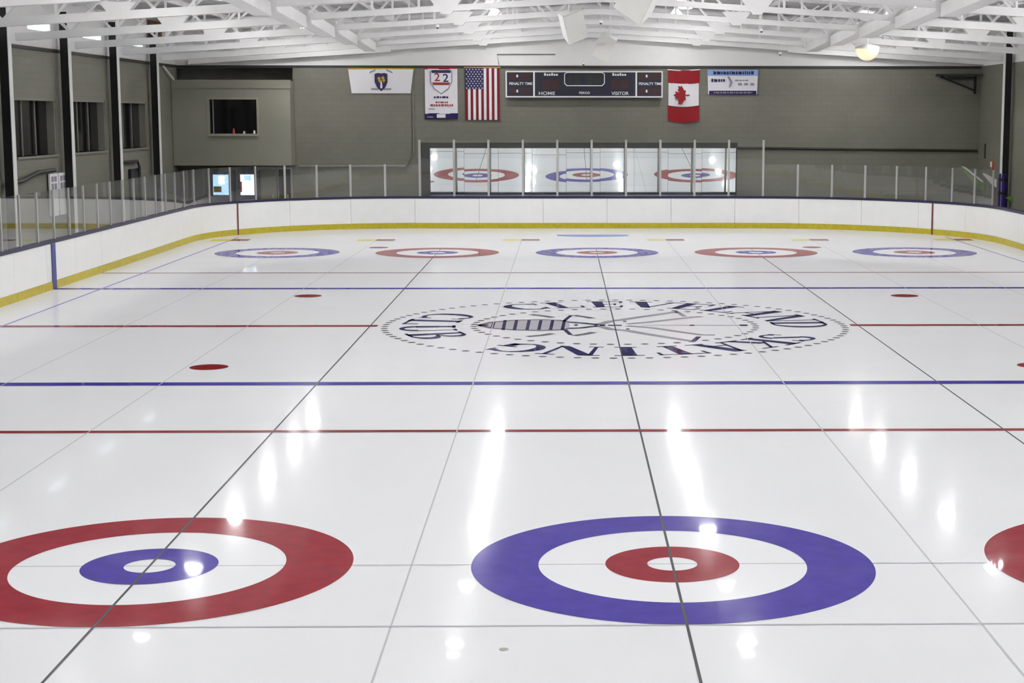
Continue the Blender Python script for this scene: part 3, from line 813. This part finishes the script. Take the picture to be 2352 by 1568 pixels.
# 4 scoreboard
sb = empty('scoreboard', (-.21, YF-.3, 4.7), 'long navy scoreboard with white trim and a central clock', 'scoreboard')
sx0, sx1, sz0, sz1 = -3.15, 2.73, 4.73, 5.68
rel(MB().box(sx0, sx1, YF-.28, YF-.005, sz0, sz1), sb).build('cabinet', SCORE, sb)
def sbox(name, x0, x1, z0, z1, m, dy=0.0, th=.02):
    return rel(MB().box(x0, x1, YF-.28-th-dy, YF-.28-dy, z0, z1), sb).build(name, m, sb)
tw = .032
fr = MB()
fr.box(sx0-.02, sx1+.02, YF-.31, YF-.281, sz0-.02, sz0+tw).box(sx0-.02, sx1+.02, YF-.31, YF-.281, sz1-tw, sz1+.02)
fr.box(sx0-.02, sx0+tw, YF-.31, YF-.281, sz0+tw, sz1-tw).box(sx1-tw, sx1+.02, YF-.31, YF-.281, sz0+tw, sz1-tw)
fr.box(-2.13, -2.07, YF-.31, YF-.281, sz0+tw, sz1-tw).box(1.72, 1.78, YF-.31, YF-.281, sz0+tw, sz1-tw)
rel(fr, sb).build('trim_frame', SCORE_W, sb)
ck = MB()   # clock frame
ckp = [(-.95, 5.58), (-.95, 5.24), (-.86, 5.15), (.46, 5.15), (.55, 5.24), (.55, 5.58), (.46, 5.64), (-.86, 5.64)]
for i in range(8):
    a, b = ckp[i], ckp[(i+1) % 8]; ck.bar((a[0], YF-.3, a[1]), (b[0], YF-.3, b[1]), .03, .055, (0, 1, 0))
rel(ck, sb).build('clock_frame', SCORE_W, sb)
for xx in (-.78, -.47, .0, .31): sbox('digit', xx-.11, xx+.13, 5.22, 5.52, SCORE_G)
for (xa, xb) in ((-1.78, -1.5), (-1.45, -1.17), (.82, 1.1), (1.15, 1.43)): sbox('digit', xa, xb, 5.02, 5.36, SCORE_R)
for xo in (-3.02, 1.85):
    for zz in (4.82, 5.38):
        sbox('digit', xo, xo+.22, zz, zz+.24, SCORE_R); sbox('digit', xo+.36, xo+.56, zz, zz+.24, SCORE_R); sbox('digit', xo+.59, xo+.8, zz, zz+.24, SCORE_R)
        sbox('colon', xo+.26, xo+.32, zz+.08, zz+.18, SCORE_W)
def stext(s, size, x, z, xs=1.0): return text_part('lettering', s, size, SCORE_W, sb, (x-sb.location.x, -.02-.012+.02, z-sb.location.z), xs=xs)
for (s, sz_, x, z, xs) in (('HOME', .17, -1.62, 4.86, 1.3), ('VISITOR', .17, 1.14, 4.86, 1.05), ('PERIOD', .12, -.2, 4.88, 1.0), ('PENALTY TIME', .14, -2.6, 5.22, .95), ('PENALTY TIME', .14, 2.28, 5.22, .95)):
    stext(s, sz_, x, z, xs)

for xo in (-1.72, .85):
    for q in range(6): sbox('name_mark', xo+.09*q, xo+.09*q+.065, 5.52, 5.52+(.1 if q in (0, 3) else .07), SCORE_W)
# 5 Canadian flag hung vertically
b5 = empty('maple_leaf_flag', (3.55, YF-.06, 3.78), 'vertically hung red and white flag with a red maple leaf', 'flag')
cloth('red_bar', 2.96, 4.15, 5.27, 5.78, CLOTH_R, b5, wave=.03, bow=.05, waves=2)
cloth('white_field', 2.98, 4.13, 4.42, 5.28, CLOTH_W, b5, wave=.03, bow=.05, waves=2)
cloth('red_bar', 2.96, 4.15, 3.86, 4.43, CLOTH_R, b5, wave=.03, bow=.09, waves=2)
half = [(0, 1), (.12, .72), (.29, .82), (.2, .38), (.42, .58), (.47, .47), (.72, .52), (.62, .28), (.74, .2), (.34, -.12), (.39, -.26), (.04, -.2), (.05, -.62)]
leaf = half + [(-u, v) for u, v in half[::-1]][:-1]
flat_poly('maple_leaf', [(3.5-.38*(v-.1), 4.8+.5*u) for u, v in leaf], CLOTH_R, b5, -.06)
rel(MB().tube([(2.94, YB, 5.76), (3.55, YB, 5.71), (4.17, YB, 5.76)], .02, 8), b5).build('header_tape', CLOTH_W, b5)

# 6 blue and white sign
b6 = empty('sponsor_sign', (5.4, YF-.06, 4.82), 'small blue and white printed sign beside the maple leaf flag', 'sign')
cloth('cloth', 4.45, 6.37, 4.84, 5.76, CLOTH_W, b6, taper=.035)
cloth('blue_head', 4.46, 6.36, 5.53, 5.76, CLOTH_B, b6, dy=-.012, nz=2)
cloth('navy_foot', 4.52, 6.31, 4.83, 4.97, CLOTH_N, b6, dy=-.012, nz=2)
rod(4.43, 6.39, 5.77, b6, GREYM)
print_row(b6, 4.68, 6.2, 5.64, .12, INK_N, seed=7)
print_row(b6, 4.6, 5.12, 5.36, .11, INK_N, seed=8)
print_row(b6, 5.5, 6.0, 5.36, .05, INK_GR, seed=9)
flat_poly('broom_mark', [(5.2, 5.5), (5.28, 5.5), (5.4, 5.3), (5.32, 5.1), (5.26, 5.1), (5.3, 5.3)], INK_GR, b6, -.03)
for xx in (5.62, 5.85, 6.08): flat_poly('logo_mark', [(xx, 5.18), (xx+.13, 5.18), (xx+.13, 5.26), (xx, 5.26)], INK_GR, b6, -.03)
print_row(b6, 4.7, 6.15, 4.9, .05, INK_GR, -.03, 10)

# ------------------------------------------------------------------ behind the glass
def vending(px0, px1, label, scr, kind):
    yv = 48.35
    xa, xb = at(px0, 420, Y=yv)[0], at(px1, 420, Y=yv)[0]
    v = empty('vending_machine', ((xa+xb)/2, yv, -.03), label, 'machine')
    hw = (xb-xa)/2+.16
    MB().box(-hw, hw, .02, .62, 0, 2.0).build('cabinet', VEND, v)
    MB().box(-hw+.1, hw-.14, -.01, .02, 1.1, 1.86).build('lit_panel', scr, v)
    if kind == 0:
        MB().box(-hw+.12, 0, -.02, -.01, 1.2, 1.42).build('panel_picture', OCHRE, v)
        MB().box(-.1, .12, -.02, -.01, 1.5, 1.8).build('panel_picture', SCREEN_B, v)
    else:
        MB().box(-hw+.1, -hw+.16, -.02, -.01, 1.2, 1.6).build('panel_picture', ORANGE, v)
        MB().box(-.12, .14, -.02, -.01, 1.64, 1.84).build('panel_picture', SCREEN_A, v)
    MB().box(-hw, hw, -.01, .02, .05, .5).build('lower_door', DARK, v)
vending(493, 524, 'dark vending machine with a blue and ochre lit front under the booth', SCREEN_A, 0)
vending(556, 582, 'dark vending machine with a bright white lit front under the booth', SCREEN_B, 1)
# doorway frames under the booth
for k, (px0, px1) in enumerate(((596, 634), (640, 668))):
    xa, xb = at(px0, 420, Y=YF-.05)[0], at(px1, 420, Y=YF-.05)[0]
    dr = empty('door_%d' % (k+1), ((xa+xb)/2, YF-.03, -.03), 'grey door under the booth' if k == 0 else 'narrow dark door under the booth', None, None, 'structure')
    hw = (xb-xa)/2
    MB().box(-hw, hw, -.02, .02, 0, 2.05).build('door_leaf', WALL_S if k == 0 else DARK, dr)
    MB().box(-hw-.07, -hw, -.06, .02, 0, 2.12).box(hw, hw+.07, -.06, .02, 0, 2.12).box(-hw, hw, -.06, .02, 2.05, 2.12).build('door_frame', ALU, dr)
    MB().box(hw-.14, hw-.1, -.08, -.02, .95, 1.1).build('door_handle', ALU, dr)
# bench behind the right corner glass
bn = empty('bench', (12.5, 47.6, -.03), 'grey metal bench behind the corner glass', 'bench')
MB().box(-1.6, 1.0, -.2, .2, 1.2, 1.26).build('rail_top', GREYM, bn)
for xx in (-1.55, -.3, .95): MB().box(xx-.03, xx+.03, -.2, -.14, 0, 1.2).build('leg', GREYM, bn)
MB().box(-1.6, 1.0, -.2, -.16, .75, .85).build('rail', GREYM, bn)
MB().box(-1.6, 1.0, -.1, .3, .45, .5).build('seat', GREYM, bn)
# white double cabinet by the left wall and dark doorway
wc = empty('notice_board', (XL+.05, 33.4, 1.2), 'white double notice panel on the windowed wall behind the glass', 'board')
for s in (-1, 1):
    MB().box(0, .05, s*.42-.36, s*.42+.36, 0, 1.2).build('panel', WHITEP, wc)
    for a in (-.14, .14):
        MB().box(.05, .06, s*.42+a-.1, s*.42+a+.1, .75, .92).build('printed_block', INK_GR, wc); MB().box(.05, .06, s*.42+a-.1, s*.42+a+.1, .97, 1.12).build('printed_block', INK_GR, wc)
dr = empty('door_3', (XL+.02, 42.1, -.03), 'dark doorway in the windowed wall behind the glass', None, None, 'structure')
MB().box(0, .04, -.55, .55, 0, 2.2).build('door_leaf', DARK, dr)
MB().box(0, .08, -.63, -.55, 0, 2.28).box(0, .08, .55, .63, 0, 2.28).box(0, .08, -.55, .55, 2.2, 2.28).build('door_frame', BLACK, dr)
# bent pipe rail beside it
conduit([(XL+.05, 40.2, 2.5), (XL+.12, 42.3, 2.5), (XL+.15, 42.4, 2.3), (XL+.15, 42.4, 1.2)], .05, 'dark bent pipe above the doorway in the windowed wall')
conduit([(XL+.12, 28.9, 2.28), (XL+.12, 30.1, 2.3), (XL+.12, 31.5, 2.48), (XL+.12, 33.0, 2.5)], .06, 'dark handrail sloping up the windowed wall behind the glass')
# solid slivers added in place of daylight glints in the right corner glass
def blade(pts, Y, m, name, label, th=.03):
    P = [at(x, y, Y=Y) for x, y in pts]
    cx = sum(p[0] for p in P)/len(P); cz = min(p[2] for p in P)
    e = empty(name, (cx, Y, -.03), label, 'glint_sliver')
    MB().prism([(p[0]-cx, p[2]+.03) for p in P], lambda u, v: (u, -th/2, v), lambda u, v: (u, th/2, v)).build('cloth', m, e)  # flat sheet in the outline of the glint, no real fabric
    MB().tube([(0, th/2+.012, 0), (0, th/2+.012, cz+.15)], .012, 6).build('sliver_support', GREYM, e)  # upright added to hold the glint sliver
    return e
blade([(2200, 384), (2212, 386), (2234, 400), (2258, 418), (2258, 438), (2248, 434), (2232, 416), (2214, 397)], 46.6, GREENP2, 'glint_sliver', 'pale green leaf-shaped sliver added for a glint in the corner glass')
blade([(2207, 381), (2218, 384), (2256, 414), (2259, 419), (2252, 416), (2222, 392)], 46.5, WHITEP, 'glint_sliver', 'thin white sliver added for a glint above the pale green one')
blade([(2256, 398), (2262, 398), (2288, 412), (2303, 434), (2302, 439), (2296, 437), (2276, 422)], 46.2, WHITEP, 'glint_sliver', 'bright white leaf-shaped sliver added for a glint in the corner glass')
blade([(2309, 454), (2345, 446), (2338, 458), (2332, 469)], 43.9, GREENP, 'glint_sliver', 'bright green triangular sliver added for a glint beside the padded column')

# ------------------------------------------------------------------ markings in the ice
S = 4.74; TEE = 34.747
def house(x, y, outer, inner, label):
    h = empty('curling_house', (x, y, 0.0), label, 'curling rings')
    MB().ring(0, 0, .0008, 0, 1.85).build('white_edge', P_WHITE, h, flat=True)
    MB().ring(0, 0, .0032, 1.219, 1.829).build('outer_ring', outer, h, flat=True)
    MB().ring(0, 0, .0014, .61, 1.219).build('white_ring', P_WHITE, h, flat=True)
    MB().ring(0, 0, .0032, .228, .61).build('inner_ring', inner, h, flat=True)
    MB().ring(0, 0, .0014, 0, .228, 64).build('button', P_WHITE, h, flat=True)
house(-S, 0, P_RED, P_BLUE, 'near curling house, red outer ring and blue inner ring')
house(0, 0, P_BLUE, P_RED, 'near curling house, blue outer ring and red inner ring, on the centre sheet')
house(S, 0, P_RED, P_BLUE, 'near curling house, red outer ring, cut by the edge of the view')
labs = ['far curling house with a blue outer ring, in the booth corner', 'far curling house with a red outer ring, on the booth side', 'far curling house with a blue outer ring, on the centre sheet before the crease', 'far curling house with a red outer ring, on the padded-column side', 'far curling house with a blue outer ring, in the padded-column corner']
for i in range(5):
    a, b = (P_BLUE, P_RED) if i % 2 == 0 else (P_RED, P_BLUE)
    house((i-2)*S, TEE, a, b, labs[i])
def line(name, x0, x1, y0, y1, z, m, label, cat='line'):
    cx, cy = (x0+x1)/2, (y0+y1)/2
    o = MB().quad(x0-cx, x1-cx, y0-cy, y1-cy, z).build(name, m, flat=True); o.location = (cx, cy, 0); return tag(o, label, cat)
XB = RX-.02
line('blue_line', -XB, XB, 10.35-.15, 10.35+.15, .003, P_LINEBLUE, 'blue line across the ice on the near side of the club emblem')
line('blue_line', -XB, XB, 24.41-.15, 24.41+.15, .003, P_LINEBLUE, 'blue line across the ice between the emblem and the far houses')
line('hog_line', -XB, XB, 6.485-.08, 6.485+.08, .003, P_LINERED, 'thin red hog line across the ice before the near houses')
line('hog_line', -XB, XB, 28.35-.06, 28.35+.06, .003, P_LINERED, 'faint red hog line across the ice before the far houses')
xa = at(868, 747, Z=0)[0]; xb = at(1952, 746, Z=0)[0]
line('centre_red_line', -XB, xa, 17.37-.13, 17.37+.13, .003, P_LINERED, 'red centre line on the club-lettered side of the emblem')
line('centre_red_line', xb, XB, 17.37-.13, 17.37+.13, .003, P_LINERED, 'red centre line on the side of the emblem facing the windowless wall')
for k, lab in ((-1, 'dark sheet centre line through the near red and blue house on the booth side'), (0, 'dark sheet centre line through the middle houses and the emblem'), (1, 'dark sheet centre line through the red houses on the padded-column side')):
    line('sheet_centre_line', k*S-.012, k*S+.012, -5.5, TEE+1.8, .0036, P_DARK, lab)
for k, lab in ((-2, 'faint sheet centre line through the far house in the booth corner'), (2, 'faint sheet centre line through the far house in the padded-column corner')):
    line('sheet_centre_line', k*S-.009, k*S+.009, -5.5, TEE+1.8, .0036, P_FAINT, lab)
for k, nm in ((-1.5, 'between the outermost and next sheets on the booth side'), (-.5, 'between the centre sheet and the red house on the booth side'), (.5, 'between the centre sheet and the red house on the padded-column side'), (1.5, 'between the outermost and next sheets on the padded-column side')):
    line('sheet_divider', k*S-.009, k*S+.009, -6.0, TEE+5.5, .0034, P_FAINT, 'faint divider line ' + nm)
for k, nm in ((-2.5, 'windowed'), (2.5, 'windowless')):
    line('side_line', k*S-.03, k*S+.03, -6.0, TEE+6.3, .0034, P_SIDE, 'thin blue side line along the boards of the %s wall' % nm)
line('tee_line', -XB, XB, -.014, .014, .0022, P_FAINT, 'faint tee line through the near houses')
line('tee_line', -XB, XB, TEE-.012, TEE+.012, .0022, P_FAINT, 'faint tee line through the far houses')
line('back_line', -XB, XB, -1.85, -1.82, .0032, P_FAINT, 'faint back line touching the near houses')
def dot(x, y, r, m, label, z=.003):
    o = MB().ring(0, 0, z, 0, r, 40).build('faceoff_dot', m, flat=True); o.location = (x, y, 0); tag(o, label, 'spot')
dot(-6.74, 12.06, .31, P_DOT, 'red face-off spot before the emblem on the lettered CLUB side')
dot(6.74, 12.06, .31, P_DOT, 'red face-off spot before the emblem, on the side away from CLUB')
dot(-6.77, 22.8, .31, P_DOT, 'red face-off spot beyond the emblem on the lettered CLUB side')
dot(6.74, 22.7, .31, P_DOT, 'red face-off spot beyond the emblem, on the side away from CLUB')
dot(-6.7, 36.7, .3, P_LINERED, 'red face-off spot behind the far red house on the booth side')
dot(6.7, 36.7, .3, P_LINERED, 'red face-off spot behind the far red house on the padded-column side')
HL = ['in the booth corner', 'between the two far houses on the booth side', 'left of the crease as seen from centre ice', 'right of the crease as seen from centre ice', 'between the two far houses on the padded-column side', 'in the padded-column corner']
for i, k in enumerate((-2.5, -1.5, -.5, .5, 1.5, 2.5)):
    h = empty('hack_mark', (k*S-.02, 39.83, 0), 'yellow and red hack mark painted ' + HL[i], 'ice mark')
    MB().quad(-.61, 0, -.35, .35, .003).build('yellow_half', P_YEL, h, flat=True)
    MB().quad(0, .61, -.35, .35, .003).build('red_half', P_LINERED, h, flat=True)
cr = empty('goal_crease', (0, 41.75, 0), 'pale blue goal crease painted before the far boards', 'ice mark')
pts = [(-1.22, .5), (1.22, .5), (1.22, .0)] + [(1.22*math.cos(a), -.55*math.sin(a)) for a in np.linspace(.15, PI-.15, 12)] + [(-1.22, 0)]
mb = MB(); mb.v = [(x, y, .003) for x, y in pts]; mb.f = [tuple(range(len(pts)))]; mb.build('crease_field', P_CREASE, cr, flat=True)

sx_, sy_, _z = at(1157, 1491, Z=0)
o = MB().ring(0, 0, .003, 0, .036, 20).build('ice_stain', ice_mat('ice_stain_tan', (176, 172, 158)), flat=True); o.location = (sx_, sy_, 0)
tag(o, 'small tan stain on the ice before the two near houses', 'stain')

# ------------------------------------------------------------------ club emblem
EMX, EMY = 0.0, 17.42
em = empty('club_emblem', (EMX, EMY, 0), 'round navy club emblem of dotted circles, lettering and an insect figure at centre ice', 'emblem')
def dots(R, n, r, name):
    for i in range(n):
        t = 2*PI*(i+.5)/n
        if i == 0:
            o = MB().ring(0, 0, .003, 0, r, 12).build(name, P_GREY, em, flat=True); base = o
        else:
            o = base.copy(); col.objects.link(o); o.parent = em
        o.location = (R*math.cos(t), R*math.sin(t), 0)
dots(4.45, 92, .074, 'outer_dot')
dots(2.74, 56, .074, 'inner_dot')
# --- serif letters: polygons in a box of height 1
def rect(x0, y0, x1, y1): return [(x0, y0), (x1, y0), (x1, y1), (x0, y1)]
def arcp(cx, cy, rx, ry, a0, a1, tx, ty, n=14):
    o = []; i_ = []
    for k in range(n+1):
        a = math.radians(a0+(a1-a0)*k/n)
        o.append((cx+rx*math.cos(a), cy+ry*math.sin(a))); i_.append((cx+(rx-tx)*math.cos(a), cy+(ry-ty)*math.sin(a)))
    return [[o[k], o[k+1], i_[k+1], i_[k]] for k in range(n)]
def seg(x0, y0, x1, y1, wx): return [(x0, y0), (x0+wx, y0), (x1+wx, y1), (x1, y1)]
T, N_ = .2, .06
G = {}
G['I'] = (.5, [rect(.15, 0, .37, 1), rect(.05, 0, .47, N_), rect(.05, 1-N_, .47, 1)])
G['L'] = (.72, [rect(.1, 0, .1+T, 1), rect(.02, 1-N_, .42, 1), rect(.02, 0, .7, N_), rect(.63, 0, .7, .3)])
G['E'] = (.72, [rect(.1, 0, .1+T, 1), rect(.02, 1-N_, .66, 1), rect(.02, 0, .7, N_), rect(.3, .48, .55, .54), rect(.6, .72, .66, 1), rect(.64, 0, .7, .3), rect(.5, .38, .55, .64)])
G['V'] = (.9, [seg(.35, 0, .08, 1, .22), seg(.42, 0, .76, 1, .07), rect(0, 1-N_, .4, 1), rect(.64, 1-N_, .95, 1)])
G['A'] = (.95, [seg(.08, 0, .42, 1, .07), seg(.62, 0, .36, 1, .22), rect(.25, .3, .66, .36), rect(0, 0, .26, N_), rect(.55, 0, .95, N_)])
G['N'] = (.95, [rect(.12, 0, .19, 1), rect(.78, 0, .85, 1), seg(.68, 0, .12, 1, .2), rect(.02, 0, .3, N_), rect(.66, 1-N_, .95, 1), rect(.02, 1-N_, .3, 1)])
G['D'] = (.88, [rect(.1, 0, .1+T, 1), rect(.02, 1-N_, .42, 1), rect(.02, 0, .42, N_)] + arcp(.38, .5, .48, .5, -90, 90, .2, .06))
G['C'] = (.85, arcp(.48, .5, .46, .5, 45, 315, .2, .07) + [rect(.74, .7, .8, .95), rect(.74, .05, .8, .3)])
G['G'] = (.95, arcp(.48, .5, .46, .5, 45, 330, .2, .07) + [rect(.66, .08, .86, .45), rect(.55, .4, .95, .46), rect(.74, .7, .8, .95)])
G['S'] = (.68, arcp(.34, .74, .28, .26, 20, 200, .14, .07, 10) + arcp(.34, .26, .3, .26, -160, 20, .14, .07, 10) + [[(.06, .7), (.26, .7), (.62, .3), (.42, .3)], rect(.56, .72, .62, .95), rect(.04, .05, .1, .3)])
G['K'] = (.92, [rect(.1, 0, .1+T, 1), seg(.28, .42, .72, 1, .07), seg(.68, 0, .36, .55, .2), rect(.02, 0, .42, N_), rect(.02, 1-N_, .42, 1), rect(.55, 0, .95, N_), rect(.6, 1-N_, .92, 1)])
G['T'] = (.8, [rect(.3, 0, .3+T, 1), rect(.02, 1-N_, .78, 1), rect(.2, 0, .6, N_), rect(.02, .7, .08, 1), rect(.72, .7, .78, 1)])
G['U'] = (.9, [rect(.12, .3, .12+T, 1), rect(.72, .3, .79, 1), rect(.02, 1-N_, .44, 1), rect(.62, 1-N_, .9, 1)] + arcp(.455, .32, .335, .32, 180, 360, .16, .09))
G['B'] = (.8, [rect(.1, 0, .1+T, 1), rect(.02, 1-N_, .4, 1), rect(.02, 0, .4, N_), rect(.3, .48, .42, .54)] + arcp(.36, .76, .34, .24, -90, 90, .18, .06) + arcp(.36, .26, .4, .26, -90, 90, .2, .06))
def letter(ch, ang, inward, R=3.63, size=1.08, wf=1.0):
    wd, polys = G[ch]
    a = math.radians(ang)
    mb = MB()
    for pl in polys:
        k = len(mb.v)
        for (u, v) in pl:
            uu = (u-wd/2)*size*wf; vv = (v-.5)*size
            rad = R + (-vv if inward else vv)
            # reading clockwise when tops point outward, counter-clockwise when inward
            th = a + (uu/R if inward else -uu/R)
            mb.v.append((rad*math.cos(th), rad*math.sin(th), .003))
        mb.f.append(tuple(range(k, k+len(pl))))
    mb.build('letter', P_NAVY, em, flat=True)
for ch, an in zip('CLEVELAND', (120, 105.5, 91, 76, 61.5, 47.5, 33, 17, 1)): letter(ch, an, False)
for ch, an in zip('SKATING', (-31, -45, -60, -74.5, -88, -103, -119.5)): letter(ch, an, False)
for ch, an in zip('CLUB', (156, 171, 187, 204)): letter(ch, an, True)
# --- insect figure
def stroke(pts, wd, m=P_NAVY, name='figure_line', z=.003):
    P = [at(x, y, Z=0) for x, y in pts]; P = [(p[0]-EMX, p[1]-EMY) for p in P]
    mb = MB(); L, R_ = [], []
    for i, p in enumerate(P):
        a = P[max(i-1, 0)]; b = P[min(i+1, len(P)-1)]
        dx, dy = b[0]-a[0], b[1]-a[1]; l = math.hypot(dx, dy) or 1
        nx, ny = -dy/l*wd/2, dx/l*wd/2
        L.append((p[0]+nx, p[1]+ny, z)); R_.append((p[0]-nx, p[1]-ny, z))
    mb.v = L+R_; n = len(P)
    mb.f = [(i, i+1, n+i+1, n+i) for i in range(n-1)]
    return mb.build(name, m, em, flat=True)
body_t = [(1099, 747), (1128, 740), (1180, 735.5), (1240, 734), (1285, 735.5), (1308, 739)]
body_b = [(1099, 747), (1128, 753.5), (1180, 757.5), (1240, 759), (1290, 757.5), (1308, 754)]
poly = body_t + body_b[::-1][:-1]
P = [at(x, y, Z=0) for x, y in poly]
mb = MB(); mb.v = [(p[0]-EMX, p[1]-EMY, .002) for p in P]; mb.f = [tuple(range(len(P)))]
mb.build('figure_body', ice_mat('ice_paint_mid_grey', (178, 176, 182)), em, flat=True)
stroke(body_t, .12, P_GREY); stroke(body_b, .12, P_GREY)
stroke([(1099, 747), (1122, 747)], .25)
for x in (1132, 1158, 1184, 1213, 1240, 1267, 1294):
    h = 11 if x > 1150 else 7
    stroke([(x+2.5, 746.5-h), (x-2.5, 746.5+h)], .065, P_NAVY, 'figure_stripe')
stroke([(1308, 740), (1340, 742), (1375, 746)], .16); stroke([(1308, 754), (1335, 753), (1375, 748)], .16)
stroke([(1319, 746.5), (1327, 746.5)], .22)
stroke([(1296, 737), (1303, 731), (1312, 724)], .08); stroke([(1318, 724), (1345, 728), (1362, 731)], .16, P_GREY)
stroke([(1298, 757), (1303, 762), (1311, 769)], .08); stroke([(1318, 771), (1345, 767), (1364, 763)], .16, P_GREY)
stroke([(1219, 722), (1245, 725), (1270, 729)], .16, P_GREY); stroke([(1211, 773), (1245, 770), (1270, 766)], .16, P_GREY)
stroke([(1378, 747), (1390, 747)], .22); stroke([(1396, 747), (1428, 747)], .15)
stroke([(1372, 746), (1400, 738), (1430, 734), (1470, 728), (1520, 721), (1555, 716)], .18, P_FIG)
stroke([(1372, 748), (1405, 756), (1440, 759), (1485, 767), (1540, 776), (1585, 783)], .18, P_FIG)
stroke([(1440, 744), (1490, 740), (1540, 734), (1590, 728.5), (1612, 727)], .16, P_FIG)
stroke([(1440, 748), (1500, 753), (1560, 762), (1610, 769), (1642, 769.5)], .16, P_FIG)
stroke([(1553, 715), (1573, 727)], .1, P_FIG); stroke([(1593, 783), (1605, 773)], .1)
stroke([(1475, 747), (1585, 747)], .07, P_FIG); stroke([(1595, 747), (1700, 747)], .09, P_FIG)
stroke([(1584, 747), (1595, 747)], .16); stroke([(1699, 747), (1717, 747)], .22)
stroke([(1431, 738), (1439, 738)], .2, P_GREY); stroke([(1438, 755.5), (1446, 755.5)], .2, P_GREY)
